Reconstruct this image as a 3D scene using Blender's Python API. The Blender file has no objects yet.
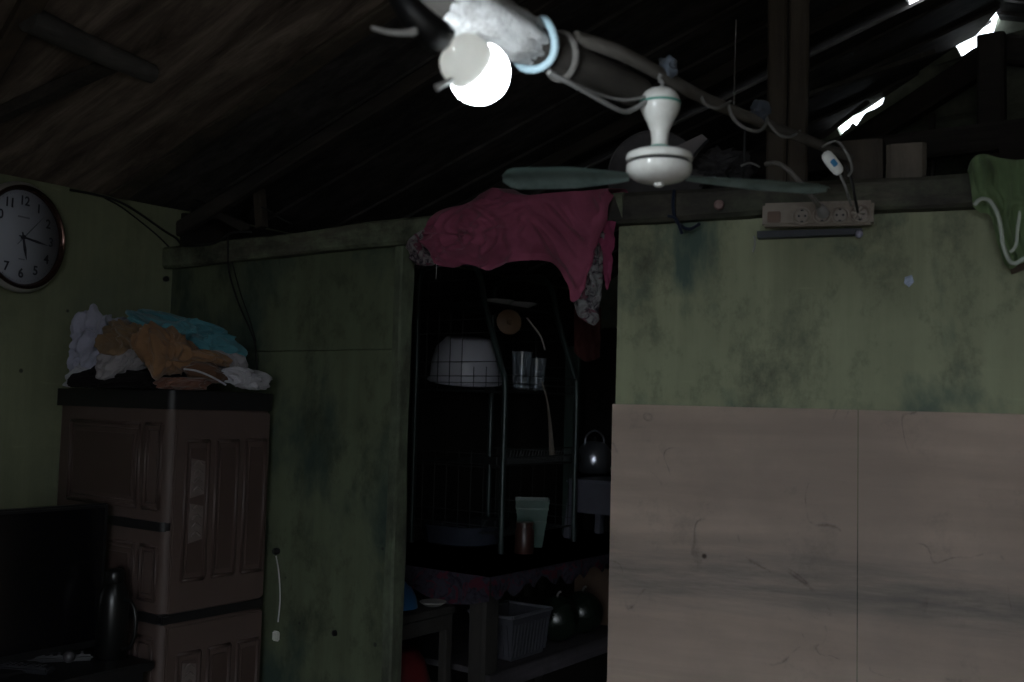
import bpy, bmesh, math, random
from mathutils import Vector, Matrix, noise
random.seed(7); noise.seed_set(7)
S = bpy.context.scene
COL = S.collection
V = Vector
PI = math.pi

# ------------------------------------------------------------------ camera
F = 1025.0
CAM = V((3.05, -2.24, 1.35))
_p, _a = math.atan(66/F), 0.026
r0 = V((.8127, .5829, 0)).normalized(); f0 = V((-r0.y, r0.x, 0)); up = V((0, 0, 1))
FW = math.cos(_p)*f0 + math.sin(_p)*up
u1 = -math.sin(_p)*f0 + math.cos(_p)*up
RT = math.cos(_a)*r0 + math.sin(_a)*u1
UP = -math.sin(_a)*r0 + math.cos(_a)*u1
cd = bpy.data.cameras.new('camera'); cam = bpy.data.objects.new('camera', cd); COL.objects.link(cam)
cam.matrix_world = Matrix(((RT.x, UP.x, -FW.x, CAM.x), (RT.y, UP.y, -FW.y, CAM.y), (RT.z, UP.z, -FW.z, CAM.z), (0, 0, 0, 1)))
cd.sensor_width = 36; cd.lens = 36*F/1024; cd.clip_start = .02
cd.dof.use_dof = True; cd.dof.focus_distance = 3.0; cd.dof.aperture_fstop = 3.2
S.camera = cam

# ------------------------------------------------------------------ world and light
w = bpy.data.worlds.new('sky'); S.world = w; w.use_nodes = True
bg = w.node_tree.nodes['Background']; bg.inputs[0].default_value = (.84, .92, 1, 1); bg.inputs[1].default_value = 5.8
S.view_settings.view_transform = 'Standard'; S.view_settings.look = 'None'
S.view_settings.exposure = 0; S.view_settings.gamma = 1; S.view_settings.use_curve_mapping = False
# daylight through the doorway in the right wall and the doorway behind the camera (portals guide the sky's light)
def portal(loc, sx, sy, rot):
    l = bpy.data.lights.new('doorway_daylight', 'AREA'); l.shape = 'RECTANGLE'; l.size = sx; l.size_y = sy
    l.cycles.is_portal = True
    o = bpy.data.objects.new('doorway_daylight', l); COL.objects.link(o); o.location = loc; o.rotation_euler = rot
portal((3.65, -3.52, 1.05), 1.5, 2.1, (PI/2, 0, PI))

# ------------------------------------------------------------------ pixel -> place helpers
def ray(px, py): return FW + RT*((px-512)/F) + UP*((341-py)/F)
def P(px, py, d): return CAM + ray(px, py)*d
def hit(px, py, o, n):
    r = ray(px, py); return CAM + r*((V(o)-CAM).dot(n)/r.dot(n))
def onX(px, py, X): return hit(px, py, (X, 0, 0), V((1, 0, 0)))
def onY(px, py, Y): return hit(px, py, (0, Y, 0), V((0, 1, 0)))
def onZ(px, py, Z): return hit(px, py, (0, 0, Z), V((0, 0, 1)))
WO = V((1.767, 0, 0)); WD = V((.971, .240, 0)).normalized(); WN = V((WD.y, -WD.x, 0))   # right partition: origin, run, face normal
def onW(px, py, off=0): return hit(px, py, WO+WN*off, WN)
def wp(s, z, off=0): return WO + WD*s + WN*off + V((0, 0, z))
LX = -.06
EAVE, RISE, RX = 2.05, .325, 2.35
def roofz(x): return EAVE + RISE*x if x <= RX else EAVE + RISE*(2*RX-x)
_rn = V((-RISE, 0, 1)).normalized()
def onR(px, py, dz=0): return hit(px, py, (0, 0, EAVE+dz), _rn)
_rn2 = V((RISE, 0, 1)).normalized()
def onR2(px, py): return hit(px, py, (2*RX, 0, EAVE), _rn2)

# ------------------------------------------------------------------ objects
def tag(o, label=None, cat=None, group=None, kind=None):
    if label: o['label'] = label
    if cat: o['category'] = cat
    if group: o['group'] = group
    if kind: o['kind'] = kind
    return o
def orig(o):
    return V(o.get('_o', (0, 0, 0)))
ORG = {}
def thing(name, loc, label, cat, group=None):
    o = bpy.data.objects.new(name, None); COL.objects.link(o); o.empty_display_size = .05
    o.location = loc; ORG[o.name] = V(loc)
    return tag(o, label, cat, group)
def obj(name, bm, mat, parent=None, smooth=False, origin=None, mods=()):
    bmesh.ops.recalc_face_normals(bm, faces=bm.faces)
    me = bpy.data.meshes.new(name)
    og = ORG[parent.name] if parent else (V(origin) if origin is not None else None)
    if parent is None and og is None:
        if len(bm.verts):
            xs = [v.co for v in bm.verts]
            og = V((sum(c.x for c in xs)/len(xs), sum(c.y for c in xs)/len(xs), min(c.z for c in xs)))
    bmesh.ops.translate(bm, vec=-og, verts=bm.verts)
    if smooth:
        for f in bm.faces: f.smooth = True
    bm.to_mesh(me); bm.free()
    if smooth:
        try: me.set_sharp_from_angle(angle=math.radians(50))
        except Exception: pass
    for m in (mat if isinstance(mat, (list, tuple)) else [mat]): me.materials.append(m)
    o = bpy.data.objects.new(name, me); COL.objects.link(o)
    if parent: o.parent = parent
    else: o.location = og
    ORG[o.name] = og
    return o
def struct(name, bm, mat, smooth=False):
    return tag(obj(name, bm, mat, None, smooth, origin=(0, 0, 0)), kind='structure')
B = bmesh.new
def frame(zdir, xhint=None):
    z = V(zdir).normalized()
    x = V(xhint) if xhint else (V((1, 0, 0)) if abs(z.x) < .9 else V((0, 1, 0)))
    x = (x - z*x.dot(z)).normalized(); y = z.cross(x)
    return Matrix(((x.x, y.x, z.x), (x.y, y.y, z.y), (x.z, y.z, z.z)))
def box(bm, c, s, M=None, bev=0):
    n = bmesh.new(); bmesh.ops.create_cube(n, size=1)
    for v in n.verts: v.co = V((v.co.x*s[0], v.co.y*s[1], v.co.z*s[2]))
    if bev: bmesh.ops.bevel(n, geom=list(n.edges), offset=bev, segments=2, affect='EDGES')
    c = V(c)
    for v in n.verts: v.co = (M @ v.co if M else v.co) + c
    merge(bm, n)
def merge(bm, n, mi=0):
    mp = [bm.verts.new(v.co) for v in n.verts]
    n.verts.index_update()
    for f in n.faces:
        try:
            g = bm.faces.new([mp[v.index] for v in f.verts]); g.smooth = f.smooth; g.material_index = f.material_index or mi
        except ValueError: pass
    n.free()
def beam(bm, a, b, wdt, hgt, up_=(0, 0, 1), bev=.003, wob=0, seed=0, n=12):
    """a sawn beam from a to b, with slightly uneven faces"""
    a, b = V(a), V(b); z = (b-a); L = z.length; M = frame(z, V(up_))
    rings = []
    for i in range(n+1):
        t = i/n; ring = []
        for (sx, sy) in ((-.5, -.38), (-.38, -.5), (.38, -.5), (.5, -.38), (.5, .38), (.38, .5), (-.38, .5), (-.5, .38)):
            k = noise.noise_vector(V((t*L*3+seed, sx*2, sy*2+seed)))*wob
            ring.append(bm.verts.new(a + M @ V((sx*hgt+k.x, sy*wdt+k.y, t*L))))
        rings.append(ring)
    for i in range(n):
        for j in range(8):
            bm.faces.new((rings[i][j], rings[i][(j+1) % 8], rings[i+1][(j+1) % 8], rings[i+1][j]))
    bm.faces.new(rings[0][::-1]); bm.faces.new(rings[-1])
def tube(bm, pts, r, seg=8, smooth_path=True, flat=1.0):
    pts = [V(p) for p in pts]
    if smooth_path and len(pts) > 2:
        q = []
        for i in range(len(pts)-1):
            p0 = pts[max(i-1, 0)]; p1 = pts[i]; p2 = pts[i+1]; p3 = pts[min(i+2, len(pts)-1)]
            for k in range(5):
                t = k/5
                q.append(.5*((2*p1)+(p2-p0)*t+(2*p0-5*p1+4*p2-p3)*t*t+(3*p1-p0-3*p2+p3)*t**3))
        q.append(pts[-1]); pts = q
    n = len(pts); R = r if isinstance(r, (list, tuple)) else None
    prev = None; rings = []
    for i, p in enumerate(pts):
        t = (pts[min(i+1, n-1)]-pts[max(i-1, 0)])
        if t.length < 1e-9: t = V((0, 0, 1))
        t.normalize()
        if prev is None: x = frame(t).col[0]
        else: x = (prev - t*prev.dot(t)).normalized()
        prev = x.copy(); y = t.cross(x)
        if R:
            f = i/(n-1)*(len(R)-1); k = min(int(f), len(R)-2); rr = R[k]+(R[k+1]-R[k])*(f-k)
        else: rr = r
        rings.append([bm.verts.new(p+(x*math.cos(2*PI*j/seg)+y*math.sin(2*PI*j/seg)*flat)*rr) for j in range(seg)])
    for i in range(n-1):
        for j in range(seg):
            f = bm.faces.new((rings[i][j], rings[i][(j+1) % seg], rings[i+1][(j+1) % seg], rings[i+1][j])); f.smooth = True
    bm.faces.new(rings[0][::-1]); bm.faces.new(rings[-1])
def lathe(bm, prof, c, axis=(0, 0, 1), seg=32, caps=True, sq=None):
    """prof: (radius, height) list"""
    M = frame(axis); c = V(c); rings = []
    for (r, h) in prof:
        ring = []
        for j in range(seg):
            a = 2*PI*j/seg; cx, cy = math.cos(a), math.sin(a)
            if sq: k = (abs(cx)**sq+abs(cy)**sq)**(-1/sq); cx, cy = cx*k, cy*k
            ring.append(bm.verts.new(c+M @ V((cx*r, cy*r, h))))
        rings.append(ring)
    for i in range(len(prof)-1):
        for j in range(seg):
            f = bm.faces.new((rings[i][j], rings[i][(j+1) % seg], rings[i+1][(j+1) % seg], rings[i+1][j])); f.smooth = True
    if caps: bm.faces.new(rings[0][::-1]); bm.faces.new(rings[-1])
def slab(bm, pts, vec):
    """polygon pts extruded by vec"""
    vec = V(vec); a = [bm.verts.new(V(p)) for p in pts]; b = [bm.verts.new(V(p)+vec) for p in pts]
    bm.faces.new(a); bm.faces.new(b[::-1]); n = len(a)
    for i in range(n): bm.faces.new((a[i], b[i], b[(i+1) % n], a[(i+1) % n]))
def lin(pts, t):
    """piecewise linear over points, t in 0..1 by index"""
    f = t*(len(pts)-1); k = min(int(f), len(pts)-2); f -= k
    return tuple(pts[k][i]+(pts[k+1][i]-pts[k][i])*f for i in range(len(pts[0])))
def ridg(p, oct=3):
    s = 0; a = 1; tot = 0
    for i in range(oct):
        s += a*(1-min(1, abs(noise.noise(p))*2.2)); tot += a; a *= .5; p = p*2.03+V((3.1, 7.7, 1.3))
    return s/tot

# ------------------------------------------------------------------ materials
def nmat(name):
    m = bpy.data.materials.new(name); m.use_nodes = True; nt = m.node_tree
    return m, nt, nt.nodes['Principled BSDF']
def N(nt, t, **k):
    n = nt.nodes.new(t)
    for a, b in k.items():
        if a == 'inp':
            for i, v in b.items(): n.inputs[i].default_value = v
        else: setattr(n, a, b)
    return n
def coords(nt, scale=(1, 1, 1), rot=(0, 0, 0)):
    tc = N(nt, 'ShaderNodeTexCoord'); mp = N(nt, 'ShaderNodeMapping')
    mp.inputs['Scale'].default_value = scale; mp.inputs['Rotation'].default_value = rot
    nt.links.new(tc.outputs['Object'], mp.inputs[0]); return mp.outputs[0]
def nz(nt, vec, scale, detail=5, rough=.6, dist=0):
    n = N(nt, 'ShaderNodeTexNoise'); n.inputs['Scale'].default_value = scale; n.inputs['Detail'].default_value = detail
    n.inputs['Roughness'].default_value = rough; n.inputs['Distortion'].default_value = dist
    nt.links.new(vec, n.inputs['Vector']); return n.outputs['Fac']
def ramp(nt, fac, stops):
    n = N(nt, 'ShaderNodeValToRGB'); cr = n.color_ramp
    while len(cr.elements) < len(stops): cr.elements.new(.5)
    for e, (p, c) in zip(cr.elements, stops):
        e.position = p; e.color = (c, c, c, 1) if isinstance(c, (int, float)) else (*c, 1)
    nt.links.new(fac, n.inputs[0]); return n.outputs[0]
def mix(nt, fac, a, b, mode='MIX'):
    n = N(nt, 'ShaderNodeMix', data_type='RGBA', blend_type=mode)
    for s, v in ((0, fac), (6, a), (7, b)):
        if isinstance(v, (int, float)): n.inputs[s].default_value = v if s == 0 else (v, v, v, 1)
        elif isinstance(v, tuple): n.inputs[s].default_value = (*v, 1)
        else: nt.links.new(v, n.inputs[s])
    return n.outputs[2]
def bump(nt, bs, h, st, dist=.01):
    b = N(nt, 'ShaderNodeBump'); b.inputs['Strength'].default_value = st; b.inputs['Distance'].default_value = dist
    nt.links.new(h, b.inputs['Height']); nt.links.new(b.outputs[0], bs.inputs['Normal'])
def M(name, col, rough=.6, var=.25, scale=8, stretch=(1, 1, 1), metal=0, bmp=.0, bscale=None, dirt=None, dirtamt=.5, dscale=3, trans=0, spec=.5, rot=(0, 0, 0), alpha=1):
    """general material: base colour, noise variation, worn patches, bump"""
    m, nt, bs = nmat(name)
    v = coords(nt, stretch, rot); f = nz(nt, v, scale)
    lo = tuple(c*(1-var) for c in col); hi = tuple(min(1, c*(1+var)) for c in col)
    c = ramp(nt, f, [(.3, lo), (.7, hi)])
    if dirt:
        g = nz(nt, coords(nt), dscale, 8, .7)
        c = mix(nt, ramp(nt, g, [(.45, 0.0), (.65, dirtamt)]), c, dirt)
    nt.links.new(c, bs.inputs['Base Color'])
    bs.inputs['Roughness'].default_value = rough; bs.inputs['Metallic'].default_value = metal
    bs.inputs['Specular IOR Level'].default_value = spec
    bs.inputs['Transmission Weight'].default_value = trans
    bs.inputs['Alpha'].default_value = alpha
    if bmp: bump(nt, bs, nz(nt, v, bscale or scale*4), bmp, .004)
    return m
def wood(name, dark, light, axis='Z', rough=.8, scale=14, dirt=(.02, .02, .02), da=.7, paint=None, pa=0, spec=.3):
    m, nt, bs = nmat(name)
    st = {'X': (.08, 1, 1), 'Y': (1, .08, 1), 'Z': (1, 1, .08)}[axis]
    v = coords(nt, st); f = nz(nt, v, scale, 8, .7, .4)
    c = ramp(nt, f, [(.3, dark), (.7, light)])
    if paint:
        g2 = nz(nt, coords(nt, tuple(1.0 if s == 1 else .3 for s in st)), 9, 7, .7)
        c = mix(nt, ramp(nt, g2, [(.42, 0.0), (.55, pa)]), c, paint)
    g = nz(nt, coords(nt), 3.5, 8, .7)
    c = mix(nt, ramp(nt, g, [(.42, 0.0), (.66, da)]), c, dirt)
    nt.links.new(c, bs.inputs['Base Color']); bs.inputs['Roughness'].default_value = rough
    bs.inputs['Specular IOR Level'].default_value = spec
    bump(nt, bs, nz(nt, v, scale*2.5, 8, .75), .7, .004)
    return m
def wallgreen(name, base, dirtc, teal, amount, seed=0):
    """painted plywood wall: olive paint, bluish damp blotches, streaks, specks"""
    m, nt, bs = nmat(name)
    v = coords(nt); 
    f = nz(nt, v, 2.3+seed*.1, 6, .6); c = ramp(nt, f, [(.3, tuple(x*.75 for x in base)), (.7, tuple(x*1.2 for x in base))])
    s = coords(nt, (9, 9, .7)); g = nz(nt, s, 1.6, 6, .65)                        # vertical streaks
    c = mix(nt, ramp(nt, g, [(.4, 0.0), (.75, .55)]), c, tuple(x*1.5 for x in base))
    h = nz(nt, coords(nt, (1.3, 1.3, .8), (0, 0, seed)), 2.6, 9, .62, .3)
    c = mix(nt, ramp(nt, h, [(.49, 0.0), (.63, amount)]), c, teal)
    h2 = nz(nt, coords(nt, (1, 1, .7), (0, seed, 1)), 5, 10, .75)
    c = mix(nt, ramp(nt, h2, [(.5, 0.0), (.7, amount)]), c, dirtc)
    rub = nz(nt, coords(nt, (3, 3, 30), (0, .5, 0)), 1.2, 8, .7)                  # rubbed diagonal strokes
    c = mix(nt, ramp(nt, rub, [(.62, 0.0), (.72, .3)]), c, tuple(x*1.6 for x in base))
    vo = N(nt, 'ShaderNodeTexVoronoi'); vo.inputs['Scale'].default_value = 7; nt.links.new(v, vo.inputs['Vector'])
    c = mix(nt, ramp(nt, vo.outputs['Distance'], [(.035, .8), (.06, 0.0)]), c, (.02, .02, .02))
    nt.links.new(c, bs.inputs['Base Color']); bs.inputs['Roughness'].default_value = .62
    bs.inputs['Specular IOR Level'].default_value = .25
    bump(nt, bs, nz(nt, coords(nt, (1, 1, .4)), 22, 8, .7), .35, .004)
    return m
def cloth(name, col, var=.18, rough=.95, sheen=.2):
    m, nt, bs = nmat(name)
    f = nz(nt, coords(nt), 9, 5); c = ramp(nt, f, [(.3, tuple(x*(1-var) for x in col)), (.7, tuple(x*(1+var) for x in col))])
    nt.links.new(c, bs.inputs['Base Color']); bs.inputs['Roughness'].default_value = rough
    bs.inputs['Specular IOR Level'].default_value = .15; bs.inputs['Sheen Weight'].default_value = sheen
    bump(nt, bs, nz(nt, coords(nt), 60, 6, .7), .35, .004)
    return m
def floral(name, base=(.22, .18, .20), a=(.42, .38, .38), b=(.22, .05, .10), d=(.06, .05, .065), scale=34):
    m, nt, bs = nmat(name); v = coords(nt)
    f = nz(nt, v, scale, 3, .6, 1.5); g = nz(nt, v, scale*.6, 3, .6, 2.0)
    c = ramp(nt, f, [(.38, d), (.45, base), (.6, a)]); c = mix(nt, ramp(nt, g, [(.54, 0.0), (.6, .9)]), c, b)
    nt.links.new(c, bs.inputs['Base Color']); bs.inputs['Roughness'].default_value = .95
    return m
def glow(name, col, s):
    m, nt, bs = nmat(name); bs.inputs['Base Color'].default_value = (*col, 1)
    bs.inputs['Emission Color'].default_value = (*col, 1); bs.inputs['Emission Strength'].default_value = s
    return m

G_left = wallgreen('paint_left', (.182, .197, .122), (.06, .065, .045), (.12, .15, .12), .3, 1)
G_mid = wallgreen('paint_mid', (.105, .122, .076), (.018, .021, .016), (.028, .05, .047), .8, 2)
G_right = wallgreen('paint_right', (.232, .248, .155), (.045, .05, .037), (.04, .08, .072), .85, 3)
m_floor = M('cement', (.10, .09, .08), .8, .3, 3, bmp=.4, dirt=(.04, .035, .03))
m_rear = M('rear_board', (.22, .21, .17), .8, .3, 4, dirt=(.05, .05, .04))
m_ground = M('earth', (.16, .14, .11), .95, .3, 2)
m_darkwood = wood('dark_wood', (.018, .015, .013), (.06, .05, .042), 'X')
m_darkwoodY = wood('dark_wood_y', (.02, .017, .015), (.075, .062, .052), 'Y')
m_postwood = wood('post_wood', (.03, .024, .018), (.085, .068, .052), 'Z', da=.5)
m_beamL = wood('beam_green', (.07, .065, .05), (.15, .15, .11), 'X', paint=(.20, .23, .15), pa=.85, dirt=(.012, .012, .012), da=.97)
m_beamR = wood('beam_right', (.03, .027, .023), (.12, .11, .085), 'X', paint=(.10, .115, .075), pa=.55, dirt=(.015, .014, .014), da=.9)
m_block = wood('block_wood', (.06, .05, .04), (.15, .125, .10), 'Z', da=.5)

def ceilmat():
    m, nt, bs = nmat('ceiling_ply')
    v = coords(nt, (.5, 3.2, .5), (0, 0, .06)); f = nz(nt, v, 3.6, 10, .68, .5)
    c = ramp(nt, f, [(.33, (.05, .036, .028)), (.5, (.16, .12, .095)), (.67, (.33, .26, .21))])
    g = nz(nt, coords(nt, (.7, 1.6, .7)), 2.2, 9, .7)
    c = mix(nt, ramp(nt, g, [(.5, 0.0), (.68, .75)]), c, (.06, .045, .035))
    h = nz(nt, coords(nt, (.3, 9, .3), (0, 0, .06)), 4, 8, .7)
    c = mix(nt, ramp(nt, h, [(.58, 0.0), (.75, .4)]), c, (.36, .30, .25))
    nt.links.new(c, bs.inputs['Base Color']); bs.inputs['Roughness'].default_value = .85
    bump(nt, bs, f, .5, .01); return m
m_ceil = ceilmat()
m_rooflow = wood('roof_plank', (.015, .013, .012), (.11, .10, .095), 'X', scale=16, dirt=(.01, .01, .01), da=.7)
m_gable = M('gable_board', (.20, .22, .17), .85, .3, 4, dirt=(.05, .05, .045), dirtamt=.7, bmp=.4)
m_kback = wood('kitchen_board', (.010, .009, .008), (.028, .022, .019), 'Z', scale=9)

def plywood():
    m, nt, bs = nmat('plywood')
    v = coords(nt, (.12, .12, 1.3)); f = nz(nt, v, 9, 9, .65, .6)
    c = ramp(nt, f, [(.3, (.60, .485, .41)), (.7, (.80, .66, .565))])
    g = nz(nt, coords(nt, (.6, .6, .6)), 2.4, 8, .65)
    c = mix(nt, ramp(nt, g, [(.42, 0.0), (.62, .55)]), c, (.47, .385, .33))
    p = nz(nt, coords(nt), 5, 9, .75)
    c = mix(nt, ramp(nt, p, [(.55, 0.0), (.72, .45)]), c, (.24, .20, .17))
    # bluish damp stain running along the grain
    tc = N(nt, 'ShaderNodeTexCoord'); sx = N(nt, 'ShaderNodeSeparateXYZ'); nt.links.new(tc.outputs['Object'], sx.inputs[0])
    wob = nz(nt, coords(nt, (1, 1, 1)), 1.8, 5)
    a = N(nt, 'ShaderNodeMath', operation='MULTIPLY_ADD'); nt.links.new(wob, a.inputs[0]); a.inputs[1].default_value = .12; nt.links.new(sx.outputs['Z'], a.inputs[2])
    lx = N(nt, 'ShaderNodeMath', operation='MULTIPLY_ADD'); nt.links.new(sx.outputs['X'], lx.inputs[0]); lx.inputs[1].default_value = -.0; nt.links.new(a.outputs[0], lx.inputs[2])
    band = ramp(nt, lx.outputs[0], [(.985, 0.0), (1.02, 0.0)])
    cr = nt.nodes[-1] if False else None
    mr = N(nt, 'ShaderNodeMapRange'); nt.links.new(a.outputs[0], mr.inputs[0])
    mr.inputs[1].default_value = .93; mr.inputs[2].default_value = 1.13
    bd = ramp(nt, mr.outputs[0], [(0, 0.0), (.35, .9), (.55, .8), (1, 0.0)])
    st = nz(nt, coords(nt, (1.5, 1.5, 14)), 2, 7, .7); bd2 = mix(nt, 1.0, bd, ramp(nt, st, [(.35, .15), (.62, .75)]), 'MULTIPLY')
    c = mix(nt, bd2, c, (.16, .17, .17))
    vo = N(nt, 'ShaderNodeTexVoronoi'); vo.inputs['Scale'].default_value = 6.5; nt.links.new(coords(nt), vo.inputs['Vector'])
    c = mix(nt, ramp(nt, vo.outputs['Distance'], [(.03, .85), (.055, 0.0)]), c, (.05, .03, .025))
    sc = nz(nt, coords(nt, (1, 1, 1)), 3, 2, .5, 1)
    lines = ramp(nt, sc, [(.494, 0.0), (.5, .55), (.506, 0.0)])
    c = mix(nt, mix(nt, 1.0, lines, ramp(nt, p, [(.5, 0.0), (.6, 1.0)]), 'MULTIPLY'), c, (.12, .08, .07))
    nt.links.new(c, bs.inputs['Base Color']); bs.inputs['Roughness'].default_value = .7
    bs.inputs['Specular IOR Level'].default_value = .2
    bump(nt, bs, f, .15, .003); return m
m_ply = plywood()

# ------------------------------------------------------------------ room shell
bm = B(); box(bm, (2.3, -.6, -.05), (5.4, 8.4, .1)); struct('floor', bm, m_floor)
bm = B(); box(bm, (2, 0, -.2), (60, 60, .1)); struct('ground', bm, m_ground)
# left wall: runs the depth of both rooms; top edge slightly uneven, stops just under the roof
bm = B()
top = []
for i in range(41):
    y = -3.5+i*(6.5/40); top.append((LX, y, roofz(LX)-.004+.004*noise.noise(V((y*3, 0, 0)))))
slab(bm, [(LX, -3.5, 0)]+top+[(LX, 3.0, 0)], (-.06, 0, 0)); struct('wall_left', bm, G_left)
# left half of the partition: painted sheets on studs (the seam is a real step)
XJ = 1.03          # left side of the doorway
bm = B()
zs = onY(300, 350, -.02).z
box(bm, ((LX+XJ)/2, .012, zs/2-.001), (XJ-LX, .02, zs-.002)); box(bm, ((LX+XJ)/2, .015, (zs+1.875)/2), (XJ-LX, .02, 1.875-zs))
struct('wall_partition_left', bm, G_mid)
# right half of the partition, turned a little away
bm = B()
L = 2.95
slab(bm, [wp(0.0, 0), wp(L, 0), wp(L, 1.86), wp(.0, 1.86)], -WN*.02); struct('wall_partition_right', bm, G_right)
# right wall with a wide doorway, and the wall behind the camera with a doorway
bm = B(); XR = 4.6
for (y0, y1, z0, z1) in ((-3.5, 2.2, 0, 2.07),):
    box(bm, (XR+.03, (y0+y1)/2, (z0+z1)/2), (.06, y1-y0, z1-z0))
struct('wall_right', bm, m_rear)
bm = B()
slab(bm, [(-.12, -3.5, 0), (2.9, -3.5, 0), (2.9, -3.5, 2.1), (4.4, -3.5, 2.1), (4.4, -3.5, 0), (4.66, -3.5, 0), (4.66, -3.5, 2.06), (RX, -3.5, roofz(RX)), (-.12, -3.5, 2.0)], (0, -.06, 0))
struct('wall_rear', bm, m_rear)
# kitchen end: gable wall set a little askew
GL = lambda x: 1.76+.468*(2.35-x) if x < 2.35 else 1.76
gl = onX  # (kept short)
bm = B(); pts = []
n = 120
gx0 = 1.62; 
def gaph(x):
    """how far the gable boards stop short of the roof sheets"""
    if 1.65 < x < 1.86: return max(.004, .026+.06*noise.noise(V((x*55, 1, 0))))
    if 2.185 < x < 2.325: return .034+.03*noise.noise(V((x*30, 5, 0)))
    return -.018
for i in range(n*2+1):
    x = -.12+i*(4.78/(n*2)); pts.append(V((x, GL(x), roofz(x)-.004-gaph(x))))
slab(bm, [V((-.12, GL(-.12), 0))]+pts+[V((4.66, 1.76, 0))], (0, .05, 0)); struct('wall_kitchen', bm, m_gable)
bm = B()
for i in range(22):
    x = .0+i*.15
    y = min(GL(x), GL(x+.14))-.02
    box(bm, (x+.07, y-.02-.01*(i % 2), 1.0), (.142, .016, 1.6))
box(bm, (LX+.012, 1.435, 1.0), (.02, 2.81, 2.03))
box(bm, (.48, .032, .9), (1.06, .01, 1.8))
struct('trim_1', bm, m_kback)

# roof sheets over the main room
bm = B()
t = .025
slab(bm, [(-.2, -3.6, roofz(-.2)), (RX, -3.6, roofz(RX)), (RX, -.2, roofz(RX)), (-.2, -.2, roofz(-.2))], (0, 0, t))
slab(bm, [(RX, -3.6, roofz(RX)), (4.75, -3.6, roofz(4.75)), (4.75, .06, roofz(4.75)), (RX, .06, roofz(RX))], (0, 0, t))
struct('ceiling', bm, m_ceil)
# overlapping roof boards above and behind the partition, with a few holes
holesL = [(onR(918, 0), .042, .040)]
holesR = []
for (a, b, sx, sy) in ((1012, 3, .012, .012), (1013, 34, .02, .016), (1004, 14, .035, .006)):
    holesR.append((onR2(a, b), sx, sy))
bm = B()
def plank(side, y0, y1, x0a, x1a, x0b, x1b, lift):
    z = lambda x: roofz(x)+lift
    slab(bm, [(x0a, y0, z(x0a)), (x1a, y0, z(x1a)), (x1b, y1, z(x1b)), (x0b, y1, z(x0b))], (0, 0, .012))
def boards(side, ys, holes, ystart, yend):
    rows = []; y = ystart; rnd = random.Random(side+5)
    cuts = sorted([(h[0].y-h[2], h[0].y+h[2], h) for h in holes], key=lambda c: c[0])
    while y < yend:
        wdt = rnd.uniform(.09, .17); nxt = y+wdt; hh = None
        for c in cuts:
            if y < c[0]-1e-4 and nxt > c[0]: nxt = c[0]; break
            if abs(y-c[0]) < 1e-3: nxt = c[1]; hh = c[2]; break
        rows.append((y, nxt, hh)); y = nxt
    for i, (a, b, hh) in enumerate(rows):
        ov = .014
        for_c = [c for c in cuts if abs(b-c[0]) < 1e-3 or abs(a-c[1]) < 1e-3]
        A = a-ov; Bb = b+ov
        for c in cuts:
            if abs(b-c[0]) < 1e-3: Bb = b
            if abs(a-c[1]) < 1e-3: A = a
        if hh: A = a-ov; Bb = b+ov
        near = any(abs(b-c[0]) < 1e-3 or abs(a-c[1]) < 1e-3 for c in cuts)
        lift = .0248 if hh else (.0122 if near else (i % 2)*.0122)
        if side == 0:
            x0 = -.2; e = lambda yy: min(2.36, 2.35-(yy-1.76)/.468) if yy > 1.76 else 2.36
            xa, xb = e(A), e(Bb)
        else:
            x0 = 2.34; xa = xb = 4.75
            if Bb > 1.80: Bb = 1.80
            if A >= Bb: continue
        if hh:
            hx = hh[0].x
            plank(side, A, Bb, x0, hx-hh[1], x0, hx-hh[1], lift); plank(side, A, Bb, hx+hh[1], xa, hx+hh[1], xb, lift)
        else: plank(side, A, Bb, x0, xa, x0, xb, lift)
boards(0, None, holesL, -.2, 2.9)
boards(1, None, [h for h in holesR if h[0].y > .1 and h[0].y < 1.7], .04, 1.8)
struct('ceiling_boards', bm, m_rooflow)

# ------------------------------------------------------------------ roof timbers
def timber(name, a, b, wdt, hgt, mat, label, cat, group=None, up_=(0, 0, 1), wob=.004, seed=0):
    bm = B(); beam(bm, a, b, wdt, hgt, up_, wob=wob, seed=seed, n=24)
    return tag(obj(name, bm, mat), label, cat, group)
def rp(x, y, dz): return V((x, y, roofz(x)+dz))
timber('rafter', rp(-.08, .03, -.075), rp(2.3, .03, -.075), .035, .05, m_darkwood, 'dark sawn rafter climbing from the wall corner directly above the left partition', 'rafter', seed=3)
timber('ceiling_batten', rp(-.04, -.235, -.012), rp(2.3, -.235, -.012), .07, .014, wood('batten', (.06, .048, .036), (.13, .105, .08), 'X'), 'paler flat batten edging the brown plywood ceiling, highest left of the bulb', 'batten', seed=8)
timber('rafter', rp(-.05, 1.0, -.05), rp(2.3, 1.0, -.05), .04, .05, m_darkwood, 'dark rafter under the kitchen roof boards, behind the fan', 'rafter', seed=5)
# gable end rafters, king post, tie beam
timber('gable_rafter', V((.3, GL(.3)-.05, roofz(.3)-.14)), V((2.33, GL(2.33)-.05, roofz(2.33)-.14)), .05, .10, m_darkwood, 'thick black gable rafter below the long bright gap in the roof', 'rafter', seed=9)
timber('gable_rafter', V((2.36, 1.71, roofz(2.36)-.13)), V((4.55, 1.71, roofz(4.55)-.13)), .05, .10, m_darkwood, 'black gable rafter falling away to the right edge from the gable peak', 'rafter', seed=10)
timber('gable_post', V((2.33, 1.66, 1.9)), V((2.33, 1.66, 2.72)), .09, .07, m_darkwood, 'dark upright post under the gable peak at upper right', 'post', up_=(0, 1, 0), seed=11)
timber('gable_stud', V((2.10, 1.78, 2.2)), V((2.10, 1.78, 2.50)), .02, .02, m_darkwood, 'thin dark stud on the pale gable board left of the gable post', 'post', up_=(0, 1, 0), seed=12)
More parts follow.
